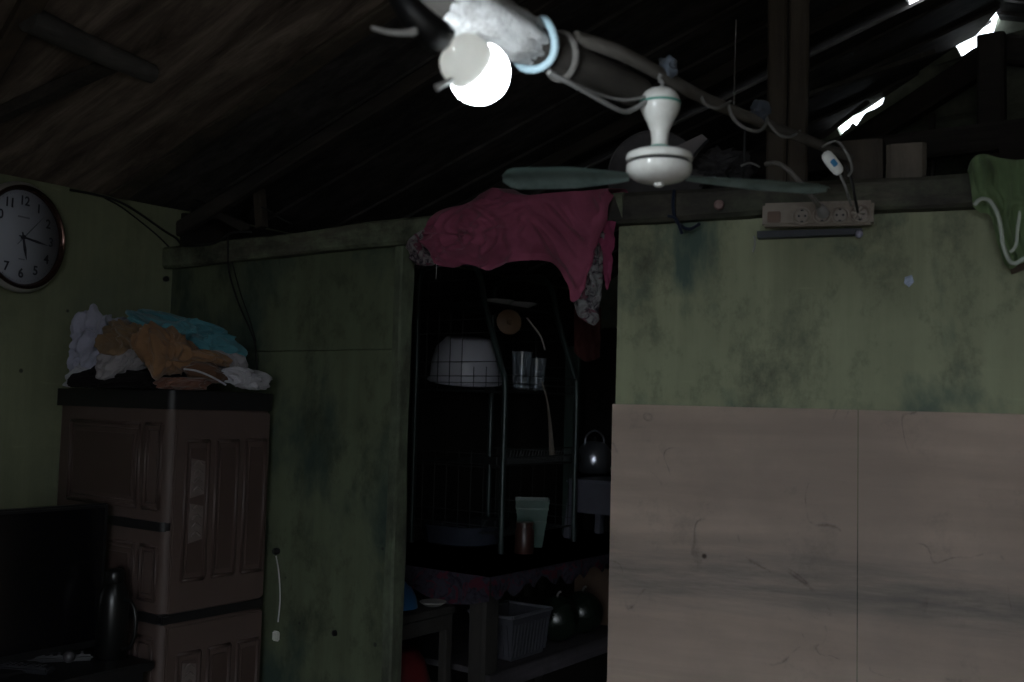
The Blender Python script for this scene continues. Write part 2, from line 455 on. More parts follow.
timber('tie_beam', V((1.15, 1.60, 2.335)), V((4.4, 1.60, 2.335)), .05, .10, m_darkwood, 'dark horizontal tie beam crossing the gable at upper right', 'beam', seed=13)
bm = B(); box(bm, (2.62, 1.57, 2.26), (.5, .015, .20)); tag(obj('gable_plank', bm, wood('gable_plank', (.02, .016, .014), (.05, .04, .035), 'X')), 'dull brown board hanging below the tie beam at the far right', 'board')
# purlin along the right-hand roof boards (the pale diagonal line)
a_, b_ = onR(800, 97, -.03), onR(935, 52, -.03)
timber('roof_batten', a_, b_, .02, .02, wood('pale_batten', (.06, .055, .05), (.13, .12, .11), 'Z'), 'pale thin batten running under the roof boards right of the king post', 'batten', seed=15)
a_, b_ = onR(822, 137, -.02), onR(868, 102, -.02)
timber('roof_batten', a_, b_, .016, .014, wood('pale_batten2', (.08, .07, .065), (.17, .15, .14), 'Z'), 'short pale lath just above the jagged bright gap in the roof', 'batten', seed=16)

# beam over the partition: left length and right length
zb = 1.852
timber('partition_beam', V((LX+.004, -.005, zb-.005)), V((1.80, -.005, zb+.002)), .07, .072, m_beamL, 'rough wall-top beam with flaking green paint over the left partition', 'beam', wob=.008, seed=20)
timber('partition_beam', wp(-.02, zb+.0, .012), wp(2.9, zb+.006, .012), .07, .075, m_beamR, 'rough dark wall-top beam over the right partition, carrying the socket strip', 'beam', wob=.008, seed=23)
# king post: two boards
k = onW(787, 178, .0)
bm = B(); t = thing('king_post', (k.x, k.y, 1.89), 'tall doubled-board post standing on the beam right of the fan', 'post')
for i, s in enumerate((-.024, .026)):
    c0 = V((k.x, k.y, 1.885))+WD*s; bm = B(); beam(bm, c0, c0+V((0, 0, .86)), .045, .05, tuple(-WN), wob=.003, seed=30+i, n=18)
    obj('board', bm, m_postwood, t)
# wood offcuts standing on the beam
def block(px0, px1, pyt, label, dep, mat, seed):
    a = onW((px0+px1)/2, 180, 0); b0 = onW(px0, 170, 0); b1 = onW(px1, 170, 0); top_ = onW((px0+px1)/2, pyt, 0).z
    bm = B(); c = V((a.x, a.y, 0)); wd = (b1-b0).length
    beam(bm, V((c.x, c.y, 1.888)), V((c.x, c.y, top_)), wd, dep, tuple(-WN), wob=.004, seed=seed, n=6)
    return tag(obj('wood_block', bm, mat), label, 'wood block')
block(838, 884, 143, 'dark square-cut wood block on the beam, nearest the white cord switch', .06, wood('blk1', (.03, .024, .02), (.08, .065, .05), 'Z'), 41)
block(887, 926, 147, 'paler square-cut wood block on the beam, right of the darker one', .07, m_block, 42)
# odd boards nailed above the beam at the left corner
bm = B(); slab(bm, [onY(192, 212, .35), onY(212, 190, .35), onY(222, 197, .35), onY(205, 217, .35)], (0, .012, 0))
tag(obj('scrap_board', bm, M('pale_scrap', (.22, .26, .17), .9, .2)), 'small pale green scrap of board high above the left end of the beam', 'board')
bm = B(); slab(bm, [onY(222, 210, .36), onY(238, 198, .36), onY(243, 203, .36), onY(238, 220, .36), onY(228, 221, .36)], (0, .012, 0))
tag(obj('scrap_board', bm, M('pale_scrap2', (.19, .23, .14), .9, .2)), 'second green scrap of board just right of the pale one above the beam', 'board')
timber('brace', onY(180, 196, .05), onY(246, 228, .05), .03, .03, m_darkwood, 'short black brace dropping onto the beam at the left corner', 'brace', seed=44)
timber('prop_stick', onY(262, 228, .08), onY(259, 190, .08), .035, .03, m_postwood, 'short upright grey stick standing on the left part of the beam', 'post', up_=(0, 1, 0), seed=45)

# beam stub and boards under the plywood ceiling at top left
a_, b_ = onR(28, 18, -.035), onR(152, 74, -.035)
bm = B(); tube(bm, [a_, (a_+b_)/2+V((0, 0, -.004)), b_], [.034, .03, .026], 12)
tag(obj('round_purlin', bm, wood('purlin', (.05, .045, .042), (.13, .12, .11), 'Y', da=.5), smooth=True), 'greyish round purlin log under the brown ceiling at top left', 'log')
for (p0, p1, wd, lb, sd) in (((-30, 128), (122, 60), .045, 'dark board meeting the round purlin from the left edge', 51), ((-10, 78), (40, -14), .05, 'brown board crossing the top left corner of the ceiling', 52)):
    timber('ceiling_board', onR(*p0, -.02), onR(*p1, -.02), wd, .03, m_darkwoodY if sd == 51 else wood('cb', (.05, .035, .025), (.11, .08, .055), 'X'), lb, 'board', seed=sd)

# plywood sheets nailed over the lower right partition, one lapping the other at the seam
zp = onW(800, 408.5, .02).z
s0 = (onW(611, 420, .02)-WO).dot(WD); s1 = (onW(858, 500, .02)-WO).dot(WD)
def sheet(name, sa, sb, off, label, sag=0, bowk=0, z0=0.02):
    bm = B(); n = 24; m_ = 12; g = []
    for i in range(n+1):
        s = sa+(sb-sa)*i/n; row = []
        for j in range(m_+1):
            z = z0+(zp-z0)*j/m_
            row.append(bm.verts.new(wp(s, z+sag*(i/n if j == m_ else 0), off+bowk*math.sin(PI*i/n)*.5)))
        g.append(row)
    for i in range(n):
        for j in range(m_): bm.faces.new((g[i][j], g[i+1][j], g[i+1][j+1], g[i][j+1]))
    bmesh.ops.solidify(bm, geom=list(bm.faces), thickness=-.004)
    return tag(obj(name, bm, m_ply, None, origin=(0, 0, 0)), label, 'plywood sheet')
sheet('plywood_sheet', s0, s1-.002, .010, 'bare pinkish plywood sheet nailed low on the wall right of the doorway', bowk=.012)
sheet('plywood_sheet', s1, 2.9, .011, 'bare plywood sheet at the far right, butted against its neighbour at a thin seam', sag=-.006, bowk=.02)

# door jamb of the left partition
timber('door_jamb', V((XJ+.014, .008, 0)), V((XJ+.010, .008, 1.812)), .034, .055, wood('jamb', (.05, .055, .04), (.12, .13, .09), 'Z', paint=(.14, .17, .11), pa=.8, dirt=(.03, .03, .025), da=.8), 'worn green-painted post framing the left side of the doorway', 'post', up_=(0, 1, 0), wob=.006, seed=60)
timber('door_jamb', wp(.02, 0, -.045), wp(.02, 1.82, -.045), .03, .05, m_postwood, 'dark post behind the plywood framing the right side of the doorway', 'post', up_=(0, 1, 0), wob=.004, seed=61)

# ------------------------------------------------------------------ hanging lamp, log and fan
m_black = M('black_plastic', (.008, .008, .009), .45, .2)
m_rubber = M('black_rubber', (.012, .012, .013), .7, .2)
m_white = M('white_plastic', (.78, .77, .72), .35, .04, dirt=(.45, .43, .38), dirtamt=.35, dscale=14)
m_fanwhite = M('fan_enamel', (.80, .79, .76), .22, .04, dirt=(.5, .47, .42), dirtamt=.4, dscale=20)
m_fangreen = M('fan_green', (.05, .26, .20), .3, .1)
m_blade = M('blade_teal', (.42, .56, .54), .45, .12, dirt=(.10, .17, .16), dirtamt=.5, dscale=18)
m_cord = M('grey_cord', (.20, .195, .19), .6, .2)
m_cordb = M('black_cord', (.012, .012, .013), .6, .2)
m_cordw = M('white_cord', (.5, .5, .48), .6, .2)
m_rope = M('old_rope', (.16, .15, .14), .9, .3, 40, bmp=.6)

# the thick log end the lamp is lashed to, and the thin pole above it
LA, LB = P(330, -52, 1.42), P(640, 94, 1.85)
bm = B(); tube(bm, [LA, LA.lerp(LB, .35)+V((0, 0, .004)), LA.lerp(LB, .7), LB], [.034, .033, .033, .028], 14)
tag(obj('ridge_log', bm, wood('log', (.025, .022, .02), (.08, .07, .06), 'Y', da=.5), smooth=True), 'thick dark log running from the lamp towards the fan hook', 'log')
pts = [P(575, 38, 1.70), P(618, 52, 1.76), P(664, 76, 1.86), P(705, 99, 1.96), P(760, 122, 2.10), P(815, 143, 2.24), P(850, 158, 2.34)]
bm = B(); tube(bm, pts, [.012, .013, .012, .0125, .011, .0115, .010], 10)
tag(obj('thin_pole', bm, wood('pole', (.07, .062, .055), (.17, .155, .14), 'Y', da=.4), smooth=True), 'thin pale pole the fan hangs from, running down to the beam', 'pole')
# plastic bag wrapped on the log beside the lamp, blue strap
ax = (LB-LA).normalized()
def wrap(name, t0, t1, r, mat, label, cat, seed, amp=.010):
    bm = B(); n, sg = 26, 40; g = []
    Mx = frame(ax)
    for i in range(n+1):
        c = LA.lerp(LB, t0+(t1-t0)*i/n); row = []
        for j in range(sg):
            a = 2*PI*j/sg; d = V((math.cos(a), math.sin(a), 0))
            k = ridg(V((d.x*1.5+seed, d.y*1.5, i/n*2.2)), 3)*amp
            e = 1-.25*(abs(i/n-.5)*2)**4
            row.append(bm.verts.new(c+Mx @ (d*(r*e+k))))
        g.append(row)
    for i in range(n):
        for j in range(sg): bm.faces.new((g[i][j], g[i+1][j], g[i+1][(j+1) % sg], g[i][(j+1) % sg]))
    bmesh.ops.solidify(bm, geom=list(bm.faces), thickness=.0015)
    return tag(obj(name, bm, mat, smooth=True), label, cat)
m_bag = M('clouded_plastic', (.75, .75, .75), .35, .2, 14, bmp=.8, dirt=(.10, .085, .08), dirtamt=.7, dscale=16)
wrap('plastic_wrap', .30, .60, .036, m_bag, 'crinkled clear plastic wrapped round the log beside the lamp', 'plastic bag', 3)
m_strap = M('blue_strap', (.40, .55, .62), .5, .15)
cS = LA.lerp(LB, .605); Mx = frame(ax)
bm = B(); tube(bm, [cS+Mx @ V((math.cos(a)*.042, math.sin(a)*.042, .008*math.sin(a*2))) for a in [2*PI*i/20 for i in range(21)]], .007, 8, False, 1)
tag(obj('strap', bm, m_strap, smooth=True), 'pale blue plastic strap tied round the log beside the lamp', 'strap')
bm = B(); c2 = LA.lerp(LB, .69); tube(bm, [c2+Mx @ V((math.cos(a)*.036, math.sin(a)*.036, .01*math.sin(a))) for a in [2*PI*i/20 for i in range(21)]], .006, 8, False)
tag(obj('rope_tie', bm, m_rope, smooth=True), 'brown rope loop tied round the log right of the blue strap', 'rope')

# bulb: dome pointing down and away
LD = P(487, 72, 1.47)
ldir = (RT*.60-UP*.42+FW*.68).normalized()
lc = P(463, 58, 1.41)
t = thing('light_bulb', tuple(lc), 'lit round white bulb with grey plastic collar hanging at the log, brightest thing in view', 'light bulb')
bm = B()
lathe(bm, [(.0008, -.0205), (.016, -.020), (.024, -.019), (.031, -.014), (.0355, -.006), (.0378, .004), (.0378, .018)], lc, ldir, 36, False)
m_col, nt_, bs_ = nmat('bulb_collar'); bs_.inputs['Base Color'].default_value = (.84, .82, .78, 1); bs_.inputs['Roughness'].default_value = .45
tl_ = N(nt_, 'ShaderNodeBsdfTranslucent'); tl_.inputs[0].default_value = (.011, .0105, .0098, 1); ad_ = N(nt_, 'ShaderNodeAddShader')   # thin plastic lets a little of the bulb's light through
nt_.links.new(bs_.outputs[0], ad_.inputs[0]); nt_.links.new(tl_.outputs[0], ad_.inputs[1]); nt_.links.new(ad_.outputs[0], nt_.nodes['Material Output'].inputs[0])
obj('collar', bm, m_col, t, True)
bm = B(); prof = []
for i in range(15):
    a = PI/2*i/14*1.0
    prof.append((.043*math.cos(a)+.0001 if i else .0385, .030+.048*math.sin(a)))
prof = [(.0370, .018), (.041, .024)]+[(max(.0006, .0435*math.cos(PI/2*i/14)), .034+.044*math.sin(PI/2*i/14)) for i in range(15)]
lathe(bm, prof, lc, ldir, 40)
obj('dome', bm, glow('bulb_glow', (.86, .95, 1), 48), t, True)
# bulb holder, cables
t = thing('lamp_holder', tuple(P(425, 25, 1.36)), 'black bulb holder taped to the log above the bulb', 'lamp holder')
bm = B(); hb = lc-ldir*.020-RT*.016+UP*.012
hA = P(432, 32, 1.355)
tube(bm, [hb+ldir*.004, hb-ldir*.010, hA, P(413, 14, 1.34), P(399, -6, 1.34)], [.0215, .0225, .0225, .020, .014], 16, True)
obj('socket', bm, m_black, t, True)
bm = B(); tube(bm, [P(396, 3, 1.34), P(380, -30, 1.36), P(370, -60, 1.38)], .008, 8); obj('cable', bm, m_cordb, t, True)
bm = B(); tube(bm, [P(372, 28, 1.33), P(388, 32, 1.32), P(404, 33, 1.315), P(416, 31, 1.32)], [.0028, .0035, .004, .0055], 8)
tag(obj('wire_end', bm, m_cordw, smooth=True), 'short pale wire end sticking out left of the bulb holder', 'wire')
bm = B(); tube(bm, [P(436, 88, 1.35), P(443, 84.5, 1.355), P(452, 80, 1.37)], [.0052, .0036, .0036], 8)
tag(obj('wire_end', bm, m_cordw, smooth=True), 'tiny pale wire end poking out below the bulb collar', 'wire')
bm = B(); tube(bm, [P(549, 72, 1.62), P(572, 84, 1.66), P(600, 100, 1.72), P(622, 111, 1.76), P(634, 109, 1.78), P(650, 99, 1.79)], .0045, 8)
tag(obj('power_cord', bm, m_cord, smooth=True), 'grey cord sagging from the log to the top of the fan', 'cord')
bm = B(); tube(bm, [P(575, 84, 1.70), P(600, 95, 1.74), P(625, 100, 1.77), P(645, 97, 1.79)], .003, 8)
tag(obj('power_cord', bm, m_cord, smooth=True), 'thinner grey cord running just above the sagging one to the fan', 'cord')

# ceiling fan
fc = P(659, 178, 1.80); fz = fc.z
px2m = 1.80/F
t = thing('ceiling_fan', (fc.x, fc.y, fz-.02), 'small white and green hanging fan with teal blades in front of the beam', 'fan')
def zz(py): return (178-py)*px2m
# direction the fan hangs: plumb
bm = B(); Z0 = V((fc.x, fc.y, fz))
prof = [(.004, zz(86.5)), (.018, zz(87.5)), (.028, zz(91)), (.0335, zz(96)), (.0355, zz(101)), (.035, zz(107)), (.030, zz(114)), (.022, zz(123)), (.0165, zz(131)), (.0145, zz(138)), (.0148, zz(146)), (.017, zz(147))]
lathe(bm, prof[::-1], Z0, seg=40); obj('down_rod_cover', bm, m_fanwhite, t, True)
bm = B(); lathe(bm, [(.0362, zz(103.5)), (.0372, zz(102.5)), (.0366, zz(101.2))], Z0, seg=40); obj('green_band', bm, m_fangreen, t, True)
bm = B(); lathe(bm, [(.022, zz(153)), (.0185, zz(150)), (.0172, zz(146))], Z0, seg=40); obj('green_collar', bm, m_fangreen, t, True)
bm = B(); lathe(bm, [(.052, zz(162)), (.0575, zz(161.2)), (.0588, zz(158)), (.057, zz(154.5)), (.047, zz(152)), (.030, zz(151)), (.018, zz(150))], Z0, seg=48); obj('motor_cap', bm, m_fanwhite, t, True)
bm = B(); lathe(bm, [(.003, zz(184)), (.022, zz(183)), (.042, zz(180)), (.054, zz(175.5)), (.0575, zz(171)), (.0575, zz(165.5)), (.053, zz(164))], Z0, seg=48); obj('motor_housing', bm, m_fanwhite, t, True)
bm = B(); lathe(bm, [(.052, zz(165)), (.0535, zz(163)), (.052, zz(161))], Z0, seg=40); obj('motor_groove', bm, m_rubber, t, True)
bm = B(); lathe(bm, [(.001, zz(187.5)), (.006, zz(187)), (.009, zz(185.5)), (.009, zz(182.5))], Z0, seg=20); obj('bottom_cap', bm, m_fanwhite, t, True)
bm = B(); tube(bm, [Z0+V((0, 0, zz(89))), Z0+V((0.004, 0, zz(82))), Z0+V((-.004, 0.004, zz(77))), Z0+V((0, 0, zz(72)))], .004, 8); obj('hook', bm, m_cord, t, True)
def blade(az, Lb, tw, seed, wmul=1):
    bm = B(); n, m_ = 18, 8; g = []
    dx = V((math.cos(az), math.sin(az), 0)); dy = V((-dx.y, dx.x, 0))
    zc = fz+zz(174)
    for i in range(n+1):
        t_ = i/n; r = .052+Lb*t_
        wd = (.030+.058*min(1, t_*2.2)**.8)*wmul
        if t_ > .86: wd *= math.sqrt(max(.02, 1-((t_-.86)/.145)**2))
        row = []
        for j in range(m_+1):
            s = (j/m_-.5)
            q = V((Z0.x, Z0.y, zc))+dx*r+dy*(s*wd)+V((0, 0, s*wd*math.tan(tw)-.012*(4*s*s)*.5-.004*t_))
            row.append(bm.verts.new(q))
        g.append(row)
    for i in range(n):
        for j in range(m_): bm.faces.new((g[i][j], g[i+1][j], g[i+1][j+1], g[i][j+1]))
    bmesh.ops.solidify(bm, geom=list(bm.faces), thickness=.0022)
    return bm
azl = math.atan2(-r0.y, -r0.x); azr = math.atan2(r0.y, r0.x)
obj('blade', blade(azl-.10, .225, .16, 1, 1.15), m_blade, t, True)
obj('blade', blade(azr+.16, .265, -.10, 2, .62), m_blade, t, True)
# knotted blue cloth the hook hangs on
def knot(c, r, seed, n=3):
    bm = B()
    bmesh.ops.create_icosphere(bm, subdivisions=n, radius=r)
    for v in bm.verts:
        d = v.co.normalized(); v.co = d*r*(.65+.75*ridg(d*1.6+V((seed, 0, 0)), 2)); v.co.z *= 1.1
        v.co += V(c)
    return bm
tag(obj('rag_knot', knot(P(667, 68, 1.86), .017, 3), cloth('rag_blue', (.08, .095, .12)), smooth=True), 'bluish rag knotted round the pole where the fan hangs', 'rag')
tag(obj('rag_knot', knot(P(760, 111, 2.09), .018, 9), cloth('rag_grey', (.06, .07, .09)), smooth=True), 'bluish-grey rag knotted round the pole in front of the king post', 'rag')
# cord loops on the pole
def loop(pts, r, label, mat=m_cord, name='power_cord', cat='cord', group=None):
    bm = B(); tube(bm, [P(*p) for p in pts], r, 8); return tag(obj(name, bm, mat, smooth=True), label, cat, group)
loop([(700, 92, 1.94), (705, 104, 1.93), (718, 108, 1.95), (731, 101, 2.0)], .003, 'short cord loop slung under the pole right of the fan')
loop([(728, 104, 2.0), (733, 118, 1.99), (745, 128, 2.0), (759, 131, 2.03), (767, 122, 2.08), (764, 112, 2.1)], .0035, 'wide grey cord loop hanging below the pole left of the king post')
loop([(768, 122, 2.1), (778, 134, 2.1), (790, 137, 2.14), (800, 131, 2.2)], .003, 'shallow cord loop below the pole crossing the king post')
loop([(736, 20, 2.5), (735, 60, 2.4), (734, 104, 2.02)], .0018, 'thin string dropping from the roof to the pole')

# socket strip
m_strip = M('aged_strip', (.20, .165, .13), .55, .2, 10, dirt=(.10, .07, .05), dirtamt=.75, dscale=7)
m_sock = M('socket_ivory', (.27, .235, .20), .5, .15, 10, dirt=(.12, .08, .06), dirtamt=.6, dscale=15)
off = .055
pL, pR = onW(763, 216, off), onW(874, 213, off)
cS = (pL+pR)/2; Ls = (pR-pL).length; dS = (pR-pL).normalized(); nS = V((dS.y, -dS.x, 0)).normalized(); uS = dS.cross(nS)*-1
uS = uS if uS.z > 0 else -uS
MS = Matrix(((dS.x, nS.x, uS.x), (dS.y, nS.y, uS.y), (dS.z, nS.z, uS.z)))
t = thing('socket_strip', tuple(cS-nS*.02), 'long grimy ivory socket strip with round outlets mounted under the beam', 'socket strip')
bm = B(); box(bm, cS, (Ls, .032, .056), MS, .006); obj('housing', bm, m_strip, t)
k_ = [(-.34), (-.06), (.135), (.32), (.455)]
for i, (px, py) in enumerate(((774, 217), (802, 216), (822, 215), (840, 215), (860, 214))):
    c = onW(px, py, off+.017); sc = .019 if i != 4 else .021
    if i == 0:
        bm = B(); box(bm, c, (.030, .006, .026), MS, .002); obj('indicator', bm, M('brown_cap', (.10, .055, .035), .6), t); continue
    bm = B(); lathe(bm, [(sc, -.004), (sc+.0015, .001), (sc-.001, .003), (sc-.004, .001), (sc-.005, -.001)], c, nS, 28)
    s_ = obj('outlet', bm, m_sock, t, True)
    bm = B()
    for (dx, dz) in ((-.007, 0), (.007, 0)):
        lathe(bm, [(.0026, -.002), (.0026, .0022)], c+dS*dx+uS*dz, nS, 10)
    for dz in (-.013, .013): box(bm, c+uS*dz+nS*.001, (.006, .003, .003), MS)
    obj('contact_hole', bm, m_rubber, s_)
def plug(pc, d2, mat, label, r=.012, ln=.035):
    bm = B(); lathe(bm, [(.4*r, ln), (.8*r, ln*.8), (r, ln*.4), (r*1.1, 0)], pc, d2, 16); return bm
# plugs with cords
pc = onW(824, 214, off+.021)
t = thing('plug', tuple(pc), 'grey plug with a thick cord rising to the left, in the socket strip', 'plug')
obj('plug_body', plug(pc, (nS*.8+UP*.5-RT*.3), m_cord, ''), m_cord, t, True)
bm = B(); tube(bm, [pc+(nS*.8+UP*.5-RT*.3).normalized()*.03, P(812, 197, 2.24), P(798, 180, 2.22), P(786, 168, 2.22), P(776, 163, 2.24), P(766, 164, 2.28)], .0052, 8); obj('plug_cord', bm, m_rope, t, True)
pc = onW(858, 213, off+.021)
t = thing('plug', tuple(pc), 'dark round plug in the outlet at the right end of the socket strip', 'plug')
bm = B()
for k in range(3):
    a = k*PI/3; box(bm, pc+nS*.004, (.030, .010, .0045), MS @ Matrix.Rotation(a, 3, 'Y'))
obj('plug_body', bm, m_sock, t)
bm = B(); tube(bm, [pc+nS*.008, P(855, 197, 2.25), P(851, 178, 2.24), P(846, 165, 2.24)], .0032, 8); obj('plug_cord', bm, m_cordb, t, True)
# in-line switch on a cord
sc_ = P(832.5, 163, 2.2)
t = thing('cord_switch', tuple(sc_), 'white oval in-line switch with a blue rocker dangling above the socket strip', 'switch')
dv = (RT*.62-UP*.72+FW*.15).normalized(); fr = frame(dv, FW)
bm = B(); prof = [(.0006, -.030), (.008, -.028), (.0125, -.022), (.014, -.010), (.014, .010), (.0125, .022), (.008, .028), (.0006, .030)]
lathe(bm, prof, V((0, 0, 0)), (0, 0, 1), 20)
for v in bm.verts: v.co = sc_+fr @ V((v.co.x*.55, v.co.y, v.co.z))
obj('switch_body', bm, M('switch_white', (.82, .82, .80), .4, .04), t, True)
bm = B(); box(bm, sc_-fr.col[0]*.008, (.006, .011, .016), fr, .0015); obj('rocker', bm, M('rocker_blue', (.04, .20, .40), .4), t)
loop([(822, 147, 2.24), (835, 141, 2.24), (843, 147, 2.22), (850, 160, 2.22), (852, 170, 2.23), (848, 176, 2.24)], .003, 'grey cord looping over the white switch to the beam')
loop([(840, 175, 2.2), (845, 186, 2.2), (849, 198, 2.23), (851, 205, 2.27)], .0028, 'thin grey cord dropping from the white switch to the socket strip', m_cord)

# small stuff on the right wall
tag(obj('sticker', (lambda b: (slab(b, [onW(905, 277, .002), onW(912, 275, .002), onW(914, 282, .002), onW(909, 287, .002), onW(904, 283, .002)], -WN*.002), b)[1])(B()), M('sticker', (.30, .36, .50), .5, .5, 60)), 'small torn blue and white sticker on the green wall right of the socket strip', 'sticker')
bm = B(); tube(bm, [onW(754, 236, .004), onW(755, 243, .004), onW(753, 252, .005)], .0022, 6)
tag(obj('hook', bm, M('nail_pale', (.4, .4, .38), .4, .1, metal=.5), smooth=True), 'thin pale hook on the green wall left of the socket strip', 'hook')
bm = B(); tube(bm, [onW(674, 190, .06), onW(673, 205, .06), onW(675, 218, .06), onW(681, 226, .05), onW(690, 229, .05), onW(699, 224, .03)], .0045, 8); tube(bm, [onW(668, 216, .06), onW(676, 219, .062), onW(682, 234, .055)], .004, 8)
tag(obj('blue_string', bm, cloth('string_blue', (.012, .018, .035)), smooth=True), 'dark blue string knotted round the beam below the fan', 'string')
bm = B(); lathe(bm, [(.001, 0), (.007, .001), (.010, .003), (.011, 0), (.0125, .002), (.0125, -.002)], onW(719, 205, .052), WN, 16); tag(obj('washer', bm, M('rusty', (.20, .13, .12), .6), smooth=True), 'small pinkish round cap fixed to the beam right of the fan', 'cap')
# added blue-black strip standing in for the soft shadow below the socket strip
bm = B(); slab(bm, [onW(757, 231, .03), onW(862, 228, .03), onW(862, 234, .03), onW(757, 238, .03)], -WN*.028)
tag(obj('shade_strip', bm, M('blueblack', (.018, .022, .032), .6)), 'dark bluish strip standing in for the shade under the socket strip', 'rail')
bm = B(); bmesh.ops.create_icosphere(bm, subdivisions=2, radius=.009, matrix=Matrix.Translation(onW(859, 234, .04))); tag(obj('cap', bm, M('violetgrey', (.28, .28, .36), .5), smooth=True), 'small violet-grey knob at the right end of the dark shade strip', 'knob')

# dusty round tray and a grey board lying behind the beam, behind the fan
tc_ = P(655, 178, 2.72)
bm = B(); nrm = (-FW+V((0, 0, .1))).normalized()
prof = [(.115, 0), (.125, .004), (.128, .012), (.124, .014), (.118, .008), (.02, .006)]
lathe(bm, prof, tc_, nrm, 40); tag(obj('round_tray', bm, M('dusty_tray', (.06, .055, .058), .8, .3, 20), smooth=True), 'dusty grey round tray leaning behind the beam, behind the fan', 'tray')
bm = B(); slab(bm, [P(668, 150, 2.6), P(702, 134, 2.6), P(709, 140, 2.6), P(690, 164, 2.6), P(672, 170, 2.6)], FW*.01)
tag(obj('grey_board', bm, M('greyboard', (.13, .115, .115), .8)), 'small pale grey board sticking up behind the fan motor', 'board')
bm = B(); tube(bm, [P(690, 160, 2.58), P(704, 144, 2.57), P(709, 140, 2.57)], .004, 6); tag(obj('board_clip', bm, m_cordb, smooth=True), 'black rod leaning on the small grey board behind the fan', 'rod')
c_ = P(718, 172, 2.75)
bm = knot(c_, .085, 21, 4)
for v in bm.verts: v.co.z = c_.z+(v.co.z-c_.z)*.55
tag(obj('net_bundle', bm, M('net_grey', (.035, .033, .035), .95, .4, 40)), 'dark rounded bundle on the kitchen side of the beam right of the fan', 'bundle')
loop([(745, 128, 2.6), (744, 160, 2.6), (742, 180, 2.62)], .004, 'dark cord hanging behind the wide loop', m_cordb)
loop([(741, 166, 2.55), (750, 163, 2.55), (760, 167, 2.55)], .003, 'thin grey cord end behind the beam left of the king post')

# ------------------------------------------------------------------ plastic cabinet in the corner
m_cab = M('cabinet_brown', (.094, .062, .053), .62, .10, 6, dirt=(.08, .06, .055), dirtamt=.5, dscale=5)
m_cabf = M('cabinet_panel', (.068, .043, .037), .5, .10, 6)
m_cabk = M('cabinet_black', (.010, .009, .010), .5, .2)
m_orn = M('cabinet_ornament', (.16, .125, .115), .5, .15, 30)
x0, x1, y0, y1 = -.045, .545, -.415, -.035
cxm, cym = (x0+x1)/2, (y0+y1)/2
t = thing('plastic_cabinet', (cxm, cym, 0), 'tall brown plastic cabinet with black bands in the corner under the clothes', 'cabinet')
def rbox(bm, xa, xb, ya, yb, za, zb_, r=.02):
    pts = []
    for (cx, cy, a0) in ((xb-r, yb-r, 0), (xa+r, yb-r, 90), (xa+r, ya+r, 180), (xb-r, ya+r, 270)):
        for k in range(6):
            a = math.radians(a0+k*18); pts.append((cx+r*math.cos(a), cy+r*math.sin(a), za))
    slab(bm, pts, (0, 0, zb_-za))
bands = [(1.318, .995), (.968, .735), (.708, .455), (.43, .17)]
for za, zb_ in bands:
    bm = B(); rbox(bm, x0+.006, x1-.004, y0+.004, y1, zb_-.002, za+.002, .03); h = obj('tier', bm, m_cab, t, True)
for k, (za, zb_) in enumerate(((1.372, 1.318), (.995, .968), (.735, .708), (.455, .43), (.17, .02))):
    bm = B()
    if k == 0:
        rbox(bm, x0-.004, x1+.006, y0-.006, y1+.004, zb_, za, .024)
        rbox(bm, x0+.02, x1-.018, y0+.018, y1-.018, za-.003, za+.002, .02)
    elif k == 1: rbox(bm, x0, x1-.012, y0-.001, y1, zb_, za, .02)
    else: rbox(bm, x0, x1+.002, y0-.002, y1, zb_, za, .022)
    obj('top_cap' if k == 0 else ('plinth' if k == 4 else 'band'), bm, m_cabk, t, True)
def rect_beads(bm, fn, a0, a1, b0, b1, w=.006, h=.004):
    """raised rim round a recessed panel; fn(a,b,out)->point"""
    for (p, q) in (((a0, b0), (a1, b0)), ((a1, b0), (a1, b1)), ((a1, b1), (a0, b1)), ((a0, b1), (a0, b0))):
        tube(bm, [fn(p[0], p[1], 0), fn(q[0], q[1], 0)], w*.6, 6, False)
# side facing the room (-Y): panels per tier
sf = lambda a, b, o: V((a, y0+.004-o, b))
for za, zb_ in bands:
    bm = B()
    for (a0, a1) in ((x0+.085, x0+.445), (x0+.475, x0+.550)):
        b0, b1 = zb_+.035, za-.045
        rect_beads(bm, sf, a0, a1, b0, b1, .010); rect_beads(bm, sf, a0+.014, a1-.014, b0+.016, b1-.016, .004)
        if a1-a0 > .1: slab(bm, [sf(a0+.03, b0+.03, -.002), sf(a1-.03, b0+.03, -.002), sf(a1-.03, b1-.03, -.002), sf(a0+.03, b1-.03, -.002)], (0, -.006, 0))
    obj('side_panel', bm, m_cabf, t)
